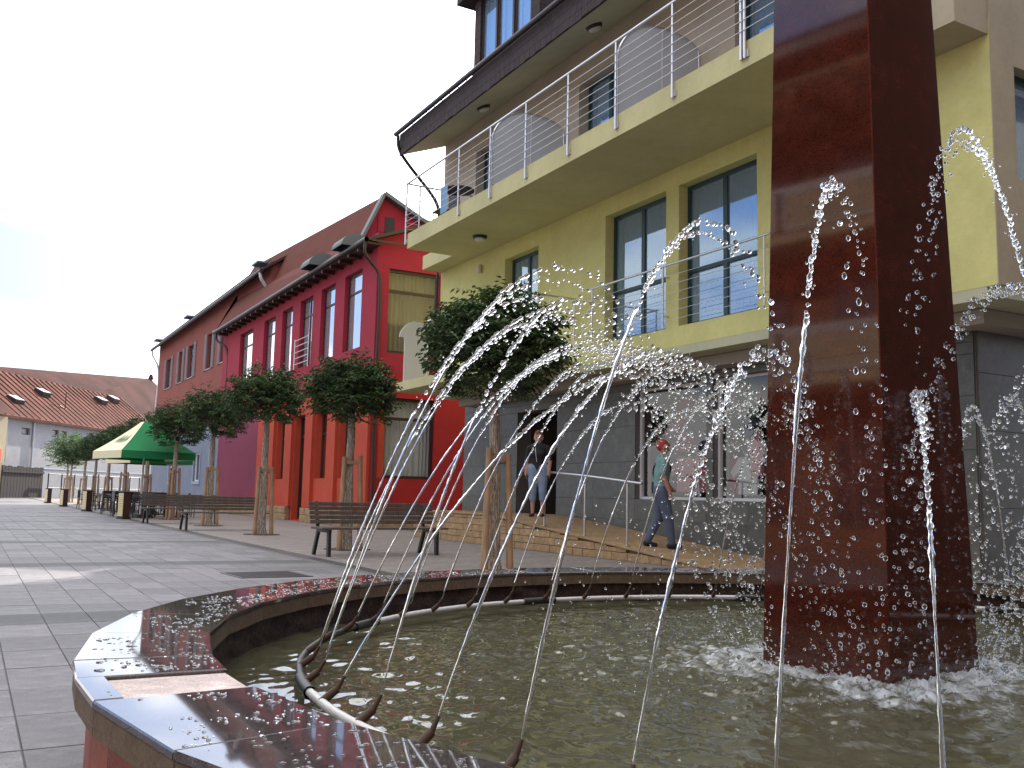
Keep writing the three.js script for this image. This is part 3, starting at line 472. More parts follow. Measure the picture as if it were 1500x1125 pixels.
  // eaves and roof
  const XE = 9.3, EB = 9.88, ET = 10.55, ZR0 = -22.9, ZR1 = -6.4;
  part('eave_soffit', prismZ([[XE, EB], [XW + 0.3, 10.46], [XW + 0.3, 10.56], [XE, EB + 0.1]], ZR0 + 0.02, ZR1), mat.soffit, Y);
  const roof = sub('roof', Y);
  part('eave_shingles', prismZ([[XE - 0.06, EB - 0.03], [XE - 0.003, EB - 0.03], [XE - 0.003, EB + 0.11], [XW, 10.6], [XW, 11.1], [XE - 0.06, ET - 0.12]], ZR0, ZR1 + 0.02), mat.shingle, roof);
  part('roof_slope', prismZ([[XE + 0.25, ET + 0.02], [XW - 0.002, 11.1], [12.5, 14.6], [18.3, 16.0], [24, 14.6], [26.6, 10.4], [26.6, 10.2], [18.3, 15.7], [12.62, 14.3], [XW + 0.05, 10.9]].slice(0, 10), ZR0 + 0.01, ZR1), mat.shingle, roof);
  part('gable', join([prismZ([[XW + 0.6, 10.9], [26, 10.9], [24, 14.2], [18.3, 15.5], [12.8, 14.0], [XW + 0.6, 11.0]], ZF + 0.01, ZN - 0.42)]), mat.beige, Y);
  // ragged lower edge of shingles
  for (let z = ZR0 + 0.1; z < ZR1 - 0.2; z += 0.21) part('shingle', bx(XE - 0.075, XE - 0.061, EB - 0.05 + rr(-0.02, 0.012), EB + 0.16, z, z + 0.2), mat.shingle, roof);
  part('gutter', bar(V3(XE - 0.16, ET - 0.12, ZR0 - 0.05), V3(XE - 0.16, ET - 0.12, ZR1), 0.06, 0.06, 10), mat.brownmetal, roof);
  part('downpipe', tube([V3(XE - 0.16, ET - 0.2, ZR0 + 0.12), V3(XE - 0.1, EB + 0.1, ZR0 + 0.1), V3(XW - 0.2, EB - 1.1, ZF - 0.06), V3(XW - 0.08, EB - 1.4, ZF - 0.1), V3(XW - 0.08, 5.2, ZF - 0.1)], 0.045, 40, 8), mat.brownmetal, roof);
  for (let k = 0; k < 26; k++) { const z = ZR0 + 0.35 + k * 0.45, x = XE + 0.18, y = ET + 0.06; part('snow_hook', join([bar(V3(x, y - 0.1, z), V3(x - 0.05, y + 0.1, z), 0.012, 0.012, 5), bar(V3(x - 0.05, y + 0.1, z - 0.05), V3(x - 0.05, y + 0.1, z + 0.05), 0.012, 0.012, 5)]), mat.brownmetal, roof); }
  // dormer
  { const d = sub('dormer', Y), dz0 = onX(692, 60, 9.75).z, dz1 = dz0 + 3.1, yb = onX(705, 85, 9.75).y - 0.4, yt = yb + 1.95;
    part('cheek', bx(9.78, 12.4, yb, yt, dz0 + 0.05, dz0 + 0.35), mat.shingle, d); part('cheek', bx(9.78, 12.4, yb, yt, dz1 - 0.35, dz1), mat.shingle, d); part('apron', bx(9.74, 10.4, yb - 0.25, yb + 0.2, dz0 + 0.06, dz1 - 0.01), mat.shingle, d);
    for (let k = 0; k < 3; k++) { const a = dz0 + 0.36 + k * 0.8; windowX(d, 9.83, a, a + 0.72, yb + 0.21, yt - 0.02, { frame: mat.brownframe, curtain: mat.whitecurtain, f: 0.05, cols: 1 }); part('mullion', bx(9.8, 9.95, yb + 0.2, yt, a + 0.722, a + 0.798), mat.brownframe, d); }
    part('dormer_roof', prismZ([[9.45, yt + 0.02], [12.6, yt + 0.02], [12.6, yt + 0.5], [9.45, yt + 0.24]], dz0 - 0.3, dz1 + 0.3), mat.shingle, d); part('dormer_room', bx(10.3, 12.3, yb + 0.2, yt, dz0 + 0.36, dz1 - 0.36), mat.room, d); }
  // ground floor
  const zf = (px, py = 680) => onX(px, py, XG).z, dz = [zf(757), zf(815)], s1 = [zf(930), zf(1034)], s2 = [zf(1044), -11.25], s3 = [-11.1, -9.6], LV = 0.62;
  part('ground_wall', wallX(XG + 0.03, ZF + 0.02, -7.9, 0.0, 3.49, 0.35, [[...dz, LV + 0.01, 3.0], [...s1, 1.02, 3.16], [...s2, 1.02, 3.16], [...s3, 1.02, 3.16]]), mat.mortar, Y);
  part('ground_end_wall', bx(XG + 0.39, 26, 0, 3.49, -8.25, -7.9), mat.greystone[1], Y);
  const inHole = (z0, z1, y0, y1) => [[...dz, LV, 3.0], [...s1, 1.02, 3.16], [...s2, 1.02, 3.16], [...s3, 1.02, 3.16]].some(([a, b, c, d]) => z1 > a + 0.005 && z0 < b - 0.005 && y1 > c + 0.005 && y0 < d - 0.005);
  const cutsZ = [ZF + 0.03, -21.6, -20.7, dz[0], dz[1], (dz[1] + s1[0]) / 2, s1[0], (s1[0] + s1[1]) / 2, s1[1], s2[0], (s2[0] + s2[1]) / 2, s2[1], s3[0], s3[1], -8.7, -7.91], cutsY = [0.005, LV, 1.02, 1.75, 2.45, 3.0, 3.16, 3.48];
  for (let i = 0; i + 1 < cutsZ.length; i++) for (let j = 0; j + 1 < cutsY.length; j++) { const [a, b, c, d] = [cutsZ[i], cutsZ[i + 1], cutsY[j], cutsY[j + 1]]; if (b - a < 0.02 || inHole(a, b, c, d)) continue; part('stone_tile', rbx(XG, XG + 0.028, c + 0.002, d - 0.002, a + 0.002, b - 0.002, 0.003, 1), mat.greystone[Math.floor(rnd() * 3)], Y); }
  for (let k = 0; k < 9; k++) for (const [c, d] of [[0.005, 1.0], [1.0, 2.0], [2.0, 2.75], [2.75, 3.48]]) part('stone_tile', rbx(XG + 0.04 + k * 1.1, XG + 1.136 + k * 1.1, c + 0.002, d - 0.002, -7.898, -7.87, 0.003, 1), mat.greystone[Math.floor(rnd() * 3)], Y);
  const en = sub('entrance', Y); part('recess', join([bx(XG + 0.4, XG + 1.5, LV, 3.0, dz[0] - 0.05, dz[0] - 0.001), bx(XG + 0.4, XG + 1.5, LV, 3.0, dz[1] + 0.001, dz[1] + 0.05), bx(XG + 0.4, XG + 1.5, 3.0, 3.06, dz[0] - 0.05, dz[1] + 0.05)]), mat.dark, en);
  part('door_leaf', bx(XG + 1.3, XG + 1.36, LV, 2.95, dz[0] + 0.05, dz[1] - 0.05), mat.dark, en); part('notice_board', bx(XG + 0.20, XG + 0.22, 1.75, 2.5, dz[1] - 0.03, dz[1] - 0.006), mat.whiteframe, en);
  part('shop_floor', bx(XG + 0.38, XG + 2.6, 0.9, 1.0, -15.6, -8.3), mat.sidepave, Y); part('shop_interior', join([bx(XG + 2.4, XG + 2.6, 1.0, 3.4, -15.6, -8.3), bx(XG + 0.4, XG + 2.6, 1.0, 3.4, -15.75, -15.6), bx(XG + 0.4, XG + 2.6, 3.2, 3.28, -15.6, -8.3)]), mat.panelling, Y);
  for (const s of [s1, s2, s3]) windowX(Y, XG + 0.12, ...s, 1.021, 3.159, { frame: mat.whiteframe, glass: mat.clearglass, f: 0.05, name: 'shop_window' });
  // round lamps under the balcony and the eaves
  const lamp = (p, tilt) => { const l = sub('soffit_lamp', Y); l.position.copy(p); l.rotation.z = tilt; part('lamp_ring', new THREE.CylinderGeometry(0.17, 0.15, 0.06, 28).translate(0, -0.031, 0), mat.darkmetal, l); part('lamp_dome', new THREE.SphereGeometry(0.125, 24, 10, 0, Math.PI * 2, Math.PI / 2, Math.PI / 2).scale(1, 0.5, 1).translate(0, -0.062, 0), M({ color: cl(0.6, 0.57, 0.5), roughness: 0.35 }), l); };
  lamp(onY(703, 346, SB - 0.002), 0);
  for (const [px, py] of [[708, 150], [870, 30]]) { const q = onX(px, py, 9.9); lamp(V3(9.9, EB + 0.6 * 0.387 - 0.002, q.z), 0.37); }
  const wl = onX(702, 394, XW - 0.06); part('wall_lamp', join([new THREE.CylinderGeometry(0.06, 0.06, 0.2, 14).translate(wl.x, wl.y, wl.z), bx(XW - 0.06, XW - 0.001, wl.y - 0.05, wl.y + 0.05, wl.z - 0.03, wl.z + 0.03)]), M({ color: cl(0.6, 0.55, 0.45), roughness: 0.4 }), Y);
  // things kept on the balcony
  const ch = thing('balcony_chair', 'dark slatted folding chair at the far end of the long balcony', 'chair', [9.35, ST + 0.012, -20.2]);
  part('seat', rbx(-0.22, 0.22, 0.42, 0.45, -0.22, 0.22, 0.01), mat.darkmetal, ch); for (let k = 0; k < 4; k++) part('back_slat', rbx(0.2, 0.24, 0.55 + k * 0.11, 0.63 + k * 0.11, -0.22, 0.22, 0.008), mat.darkmetal, ch); for (const [x, z] of [[-0.2, -0.2], [-0.2, 0.2], [0.22, -0.2], [0.22, 0.2]]) part('leg', bar(V3(x, 0, z), V3(x, x > 0 ? 1.0 : 0.43, z), 0.016), mat.darkmetal, ch);
  const tb = thing('balcony_table', 'small balcony table draped with a light blue cloth', 'table', [9.3, ST + 0.012, -19.35]);
  part('table_top', new THREE.CylinderGeometry(0.36, 0.36, 0.03, 28).translate(0, 0.72, 0), mat.darkmetal, tb); part('leg', bar(V3(0, 0, 0), V3(0, 0.71, 0), 0.03), mat.darkmetal, tb); part('foot', new THREE.CylinderGeometry(0.2, 0.24, 0.03, 20).translate(0, 0.016, 0), mat.darkmetal, tb);
  part('cloth', pleats(-0.2, 0.2, 0.12, 0.74, 0.02).rotateY(-Math.PI / 2).translate(-0.39, 0, 0.05), M({ color: cl(0.22, 0.38, 0.55), roughness: 0.9, side: THREE.DoubleSide }), tb);
  const tw = thing('red_towel', 'red towel hanging in the doorway behind the balcony railing', 'towel', [XW - 0.12, 0, 0]);
  part('cloth', pleats(-20.75, -20.3, ST + 0.02, ST + 0.9, 0.03).rotateY(-Math.PI / 2), M({ color: cl(0.5, 0.03, 0.05), roughness: 0.9, side: THREE.DoubleSide }), tw);

  // ---- ramp with sandstone facing and steel handrail
  const hz = (z) => Math.min(0.64, Math.max(0.05, 0.235 + (-13.15 - z) * 0.088));
  const R = thing('entrance_ramp', 'low sandstone faced ramp climbing along the grey shop front', 'ramp');
  const zs = [-21.8, -17.75, -11.05, -6.5], prof = [[21.8, 0.0], ...zs.map((z) => [-z, hz(z) - 0.02]), [6.5, 0.0]];
  part('core', (() => { const s = new THREE.Shape([[-6.5 * -1, 0]].concat(zs.slice().reverse().map((z) => [-z, hz(z) - 0.03])).concat([[21.8, 0]]).map((p) => new THREE.Vector2(...p))); return uvm(new THREE.ExtrudeGeometry(s, { depth: 1.74, bevelEnabled: false }).rotateY(Math.PI / 2).translate(9.55, 0, 0)); })(), mat.sandmortar, R);
  for (let z = -21.8; z < -6.6; z += 0.6) { const a = z, b = Math.min(-6.5, z + 0.596), m = hz((a + b) / 2), t = Math.atan2(hz(a) - hz(b), b - a); const g = rbx(9.47, 11.295, -0.03, 0, -(b - a) / 2, (b - a) / 2, 0.006, 1).rotateX(t); const s = part('tread_slab', g, mat.sand[Math.floor(rnd() * 4)], R); s.position.set(0, m + 0.004, (a + b) / 2); }
  for (let row = 0; row < 5; row++) { let z = -21.8 + rr(0, 0.2); while (z < -9) { const L = rr(0.28, 0.62), y0 = row * 0.135, top = Math.min(y0 + 0.13, hz(z + L / 2) - 0.035); if (top - y0 > 0.035) part('facing_stone', rbx(9.49 + rr(-0.008, 0.004), 9.549, y0 + 0.002, top, z, z + L - 0.012, 0.008, 1), mat.sand[Math.floor(rnd() * 4)], R); z += L; } }
  const hr = thing('ramp_handrail', 'thin steel handrail on upright posts beside the ramp', 'handrail');
  for (const [z, t] of [[-15.8, 1.49], [-14.42, 1.40], [-13.15, 1.265]]) { part('post', bar(V3(9.6, hz(z), z), V3(9.6, t, z), 0.019, 0.019, 10), mat.steel, hr); part('base_plate', new THREE.CylinderGeometry(0.05, 0.05, 0.012, 14).translate(9.6, hz(z) + 0.012, z), mat.steel, hr); }
  part('rail', tube([V3(9.6, 1.52, -16.15), V3(9.6, 1.41, -14.42), V3(9.6, 1.27, -12.75)], 0.021, 20, 10), mat.steel, hr);
}

// ================================================================ RED HOUSE
{
  const X = 10.2, zE = onX(546, 560, X).z, zs = (a, b, y = 500) => [onX(a, y, X).z, onX(b, y, X).z];
  const H = thing('red_house', 'crimson and scarlet shop house with tall windows between pilasters and steep gable', 'building');
  const ups = [[352, 370], [386, 402], [412, 427], [438, 456], [468, 488], [502, 527]].map(([a, b]) => zs(a, b)), zL = onX(324, 560, X).z, zM = onX(374, 690, X).z;
  const U0 = onX(515, 512, X).y, U1 = onX(515, 401, X).y, EY = onX(420, 422, 9.85).y, MID = 4.35;
  part('upper_wall', wallX(X, zL, zE, MID, EY + 0.25, 0.4, ups.map(([a, b]) => [a, b, U0, U1])), mat.crimson, H);
  const lows = ups.slice(2), door = lows[1];
  const holes = lows.map(([a, b]) => [a, b, a === door[0] ? 0.03 : onX(510, 700, X).y, 3.75]);
  part('shop_wall', wallX(X + 0.02, zM, zE - 0.001, 0, MID - 0.003, 0.4, holes), mat.scarlet, H);
  part('maroon_wall', wallX(X + 0.024, zL, zM - 0.002, 0, MID - 0.003, 0.4), mat.maroon, H);
  // pilasters on the ground floor
  for (let i = 0; i < lows.length; i++) { const a = lows[i][1] + 0.06, b = i + 1 < lows.length ? lows[i + 1][0] - 0.06 : zE - 0.002; part('pilaster', bx(X - 0.1, X + 0.019, 0.5, MID - 0.01, a, b), mat.scarlet, H); }
  part('pilaster', bx(X - 0.1, X + 0.019, 0.5, MID - 0.01, lows[0][0] - 1.3, lows[0][0] - 0.08), mat.scarlet, H);
  ups.forEach(([a, b], i) => windowX(H, X + 0.14, a, b, U0, U1, { glass: mat.mirrorglass, frame: mat.brownframe, rows: [U1 - 0.62], f: 0.06, curtain: i === 3 ? undefined : mat.curtain, cols: i === 3 ? 2 : 1, sill: 0.04, sillmat: mat.crimson, cy: 1.9 }));
  lows.forEach(([a, b], i) => windowX(H, X + 0.24, a, b, holes[i][2], 3.745, { frame: mat.brownframe, rows: [3.0], f: 0.07, name: i === 1 ? 'shop_door' : 'shop_window', curtain: i === 1 ? undefined : mat.whitecurtain, glass: mat.clearglass, cols: i === 1 ? 2 : 1 }));
  part('interior', join([bx(X + 1.5, 19, 0.2, EY, zL + 0.2, zE - 0.45), bx(X + 0.43, X + 1.49, MID - 0.2, MID + 0.1, zL + 0.2, zE - 0.45)]), mat.room, H);
  part('far_wall', bx(X + 0.43, 20, 0, EY, zL, zL + 0.15), mat.maroon, H);
  { const zr = ups[3]; const r = sub('window_rail', H); for (let k = 0; k < 5; k++) part('rail_bar', bar(V3(X - 0.12, U0 + 0.12 + k * 0.22, zr[0] - 0.1), V3(X - 0.12, U0 + 0.12 + k * 0.22, zr[1] + 0.1), 0.018, 0.018, 6), mat.steel, r); for (const z of [zr[0] - 0.08, zr[1] + 0.08]) part('rail_post', bar(V3(X - 0.12, U0 - 0.1, z), V3(X - 0.12, U0 + 1.06, z), 0.02, 0.02, 6), mat.steel, r); }
  // end wall with the two large windows
  const b1 = onZ(564, 392, zE), b2 = onZ(645, 404, zE), b3 = onZ(563, 516, zE), tr = onZ(565, 424, zE).y, l1 = onZ(556, 581, zE), l2 = onZ(638, 585, zE), l3 = onZ(637, 703, zE), lt = onZ(560, 612, zE).y;
  const EX = 20, yT = (x) => EY - 0.05 + (x - 9.85) * 0.36;
  const endShape = new THREE.Shape([[X + 0.001, MID + 0.25], [EX, MID + 0.25], [EX, yT(13)], [13, yT(13)], [X + 0.001, yT(X)]].map((p) => new THREE.Vector2(...p)));
  endShape.holes.push(new THREE.Path([[b1.x, b3.y], [b1.x, b1.y], [b2.x, b1.y], [b2.x, b3.y]].map((p) => new THREE.Vector2(...p))));
  part('end_wall', uvm(new THREE.ExtrudeGeometry(endShape, { depth: 0.4, bevelEnabled: false }).translate(0, 0, zE - 0.4 + 0.002)), mat.crimson, H);
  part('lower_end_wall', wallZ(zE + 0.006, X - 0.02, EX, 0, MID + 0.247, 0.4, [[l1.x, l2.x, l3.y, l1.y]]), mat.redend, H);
  windowZ(H, zE - 0.1, b1.x, b2.x, b3.y, b1.y, { rows: [tr], f: 0.09, curtain: mat.dimcurtain }); windowZ(H, zE - 0.1, l1.x, l2.x, l3.y, l1.y, { rows: [lt], f: 0.09, curtain: mat.whitecurtain });
  // printed wave on the lower panes
  // plinth of rough stone
  { let z = zE; while (z > zL + 0.6) { const L = rr(0.35, 0.7); if (!(z - L < door[1] + 0.05 && z > door[0] - 0.05)) for (const [c, d] of [[0.0, 0.24], [0.245, 0.48]]) part('plinth_stone', rbx(X - 0.16 + rr(-0.015, 0.01), X + 0.015, c, d, z - L + 0.012, z, 0.02, 1), mat.sand[Math.floor(rnd() * 4)], H); z -= L; } let x = X; while (x < 15) { const L = rr(0.35, 0.7); for (const [c, d] of [[0.0, 0.24], [0.245, 0.48]]) part('plinth_stone', rbx(x, x + L - 0.012, c, d, zE + 0.01, zE + 0.14 + rr(0, 0.02), 0.02, 1), mat.sand[Math.floor(rnd() * 4)], H); x += L; } }
  // roofs
  const zG = -29.9, roof = sub('roof', H), pk = onZ(560, 288, zG), vl = onZ(530, 345, zG), vr = onZ(595, 312, zG), rf = onX(407, 370, pk.x);
  part('lean_roof', poly([[9.8, EY - 0.02, zE + 0.28], [13, yT(13) + 0.1, zE + 0.28], [13, yT(13) + 0.1, zG], [9.8, EY - 0.02, zG], [9.8, EY - 0.12, zE + 0.28], [13, yT(13), zE + 0.28], [13, yT(13), zG], [9.8, EY - 0.12, zG]], [[0, 1, 2, 3], [4, 7, 6, 5], [0, 4, 5, 1], [0, 3, 7, 4], [1, 5, 6, 2]]), mat.brownmetal, roof);
  part('roof_slope', poly([[9.8, EY, zG], [vl.x, vl.y, zG], [pk.x, pk.y, zG], [9.8, EY, zL - 0.1], [vl.x, rf.y - (pk.y - vl.y), zL - 0.1], [pk.x, rf.y + 0.2, zL - 0.1], [18, EY + 0.4, zG], [18, EY + 0.4, zL - 0.1], [vr.x, vr.y, zG]], [[0, 3, 4, 1], [1, 4, 5, 2], [2, 5, 7, 6], [3, 7, 5, 4]]), mat.redroof, roof);
  const gs = new THREE.Shape([[vl.x + 0.02, yT(vl.x) - 0.2], [vl.x + 0.05, vl.y], [pk.x, pk.y - 0.03], [vr.x, vr.y - 0.03], [17.9, EY + 0.3], [17.9, EY - 0.4]].map((p) => new THREE.Vector2(...p))); part('gable_wall', uvm(new THREE.ExtrudeGeometry(gs, { depth: 0.2, bevelEnabled: false }).translate(0, 0, zG - 0.21)), mat.crimson, H);
  part('verge_board', beam(V3(vl.x - 0.28, vl.y - 0.62, zG + 0.12), V3(pk.x, pk.y + 0.04, zG + 0.12), 0.34, 0.09), mat.darkzinc, roof); part('verge_board', beam(V3(pk.x, pk.y + 0.05, zG + 0.14), V3(vr.x + 1.5, vr.y - 0.72, zG + 0.14), 0.34, 0.12), mat.darkzinc, roof);
  { const g0 = onZ(566, 318, zG), g1 = onZ(577, 343, zG); part('gable_window', bx(g0.x - 0.05, g1.x, g1.y, g0.y, zG - 0.001, zG + 0.03), mat.dark, H); part('gable_window_reveal', bx(g0.x - 0.3, g0.x - 0.06, g1.y, g0.y + 0.05, zG - 0.001, zG + 0.02), mat.crimson, H); }
  part('gutter', tube([V3(9.72, EY - 0.1, zE + 0.3), V3(9.72, EY - 0.1, (zE + zL) / 2), V3(9.72, EY - 0.1, zL)], 0.08, 30, 8), mat.brownmetal, roof);
  part('eave_board', bx(9.78, X + 0.02, EY - 0.2, EY - 0.13, zL, zE + 0.2), mat.brownframe, roof);
  for (let z = zE - 0.6; z > zL; z -= 0.85) part('rafter_end', bx(9.76, X, EY - 0.3, EY - 0.202, z, z + 0.09), mat.brownframe, roof);
  part('downpipe', tube([V3(9.72, EY - 0.15, zE + 0.2), V3(9.72, EY - 0.5, zE + 0.2), V3(X - 0.02, EY - 0.95, zE + 0.06), V3(X + 0.06, EY - 1.2, zE + 0.07), V3(X + 0.06, 4, zE + 0.07), V3(X + 0.06, 0.5, zE + 0.16)], 0.05, 50, 8), mat.brownmetal, H);
  part('downpipe', tube([V3(9.75, EY - 0.15, zL + 0.4), V3(9.8, EY - 0.5, zL + 0.4), V3(X - 0.06, EY - 0.9, zL + 0.9), V3(X - 0.06, 4, zL + 1.0)], 0.05, 30, 8), mat.brownmetal, H);
  part('fascia', bx(9.9, 13, EY - 0.12, EY - 0.06, zE + 0.24, zE + 0.27), mat.brownmetal, roof);
  for (const [px, py, s] of [[470, 378, 0.55], [516, 352, 0.5]]) { const q = onX(px, py + 12, 10.0), e = sub('eyebrow_dormer', H); e.position.set(9.98, EY + 0.05, q.z); part('hood', new THREE.CylinderGeometry(s, s, 1.0, 20, 1, false, 0, Math.PI).rotateX(Math.PI / 2).rotateZ(Math.PI / 2).rotateY(Math.PI / 2).scale(1, 0.8, 1), mat.darkzinc, e).rotation.y = Math.PI / 2; }
}

// ================================================================ BRICK COLOURED HOUSE BEYOND
{
  const X = 10.75, K = thing('brick_red_house', 'long brick red house with grey shuttered windows above a blue grey ground floor', 'building');
  const zN = onX(396, 430, X).z, zF = onX(231, 560, X).z, EY = onX(310, 449, 10.4).y, MID = onX(240, 640, X).y;
  const wins = [[244, 251], [262, 267], [275, 283], [302, 309], [322, 329]].map(([a, b]) => [onX(a, 540, X).z, onX(b, 540, X).z]);
  const t0 = onX(280, 552, X).y, t1 = onX(280, 506, X).y;
  part('upper_wall', wallX(X, zF, zN, MID, EY + 0.4, 0.35, wins.map(([a, b]) => [a, b, t0, t1])), mat.brick, K);
  const gw = [[247, 255], [283, 292], [306, 312]].map(([a, b]) => [onX(a, 690, X).z, onX(b, 690, X).z]), g0 = onX(285, 705, X).y, g1 = onX(285, 664, X).y;
  part('ground_wall', wallX(X + 0.015, zF, zN, 0, MID - 0.002, 0.35, gw.map(([a, b]) => [a, b, g0, g1])), mat.greyblue, K);
  for (const [a, b] of wins) { windowX(K, X + 0.14, a, b, t0, t1, { frame: mat.brownframe, f: 0.06, cols: 1, rows: [t1 - 0.6], glass: mat.glass, sill: 0.18 }); for (const [c, d] of [[a - 0.62, a - 0.02], [b + 0.02, b + 0.62]]) { const s = sub('shutter', K); part('shutter_frame', bx(X - 0.05, X - 0.004, t0 - 0.04, t1 + 0.05, c, d), mat.shutter, s); for (let k = 0; k < 12; k++) part('louvre', bx(X - 0.065, X - 0.051, t0 + 0.05 + k * (t1 - t0 - 0.1) / 12, t0 + 0.05 + (k + 0.6) * (t1 - t0 - 0.1) / 12, c + 0.06, d - 0.06), mat.shutter, s); } }
  for (const [a, b] of gw) { windowX(K, X + 0.1, a, b, g0, g1, { frame: mat.whiteframe, f: 0.08, glass: mat.clearglass, curtain: mat.whitecurtain }); part('window_surround', join([bx(X - 0.03, X + 0.012, g0 - 0.16, g0 - 0.01, a - 0.15, b + 0.15), bx(X - 0.03, X + 0.012, g0, g1 + 0.1, a - 0.15, a - 0.005), bx(X - 0.03, X + 0.012, g0, g1 + 0.1, b + 0.005, b + 0.15)]), M({ color: cl(0.32, 0.35, 0.42), roughness: 0.9 }), K); }
  { const f0 = onX(262, 615, X).z, f1 = onX(276, 615, X).z; for (const [a, b] of [[235, 247], [258, 268]]) windowX(K, X - 0.02, onX(a, 605, X).z, onX(b, 605, X).z, onX(255, 617, X).y, onX(255, 590, X).y, { frame: mat.brownframe, f: 0.07 }); }
  part('interior', bx(X + 1, 20, 0.1, EY, zF + 0.3, zN - 0.3), mat.room, K); part('end_wall', bx(X + 0.36, 20, 0, EY + 0.4, zN - 0.3, zN - 0.001), mat.brick, K); part('far_end_wall', bx(X + 0.36, 20, 0, EY + 0.4, zF, zF + 0.29), mat.brick, K);
  const roof = sub('roof', K);
  part('roof_slope', prismZ([[10.3, EY], [15, EY + 3.2], [20.4, EY], [20.4, EY - 0.12], [15, EY + 3.05], [10.3, EY - 0.12]], zF - 0.3, zN + 0.25), mat.brownmetal, roof);
  part('gable', prismZ([[X + 0.37, EY + 0.4], [19.6, EY + 0.4], [15, EY + 3.0]], zN - 0.25, zN - 0.05), mat.brick, K);
  part('gutter', bar(V3(10.26, EY - 0.12, zF - 0.3), V3(10.26, EY - 0.12, zN + 0.2), 0.09, 0.09, 8), mat.brownmetal, roof); part('snow_rail', bar(V3(10.7, EY + 0.45, zF), V3(10.7, EY + 0.45, zN), 0.03, 0.03, 6), mat.darkzinc, roof);
  for (const z of [zF + 0.6, zF + 11, zN - 1.2]) part('roof_ladder', bx(10.3, 11.1, EY + 0.42, EY + 0.5, z - 0.5, z + 0.5), mat.darkzinc, roof);
  part('downpipe', tube([V3(10.26, EY - 0.15, zF), V3(10.3, EY - 0.5, zF), V3(X - 0.08, EY - 1.2, zF + 0.1), V3(X - 0.08, 5, zF + 0.1), V3(X - 0.08, 0.1, zF + 0.1)], 0.06, 30, 8), mat.whiteframe, K);
  part('downpipe', tube([V3(10.26, EY - 0.1, zN), V3(10.3, EY - 0.4, zN), V3(X - 0.08, EY - 0.9, zN - 0.2), V3(X - 0.08, EY - 3, zN - 0.2)], 0.07, 24, 8), mat.whiteframe, K);
}

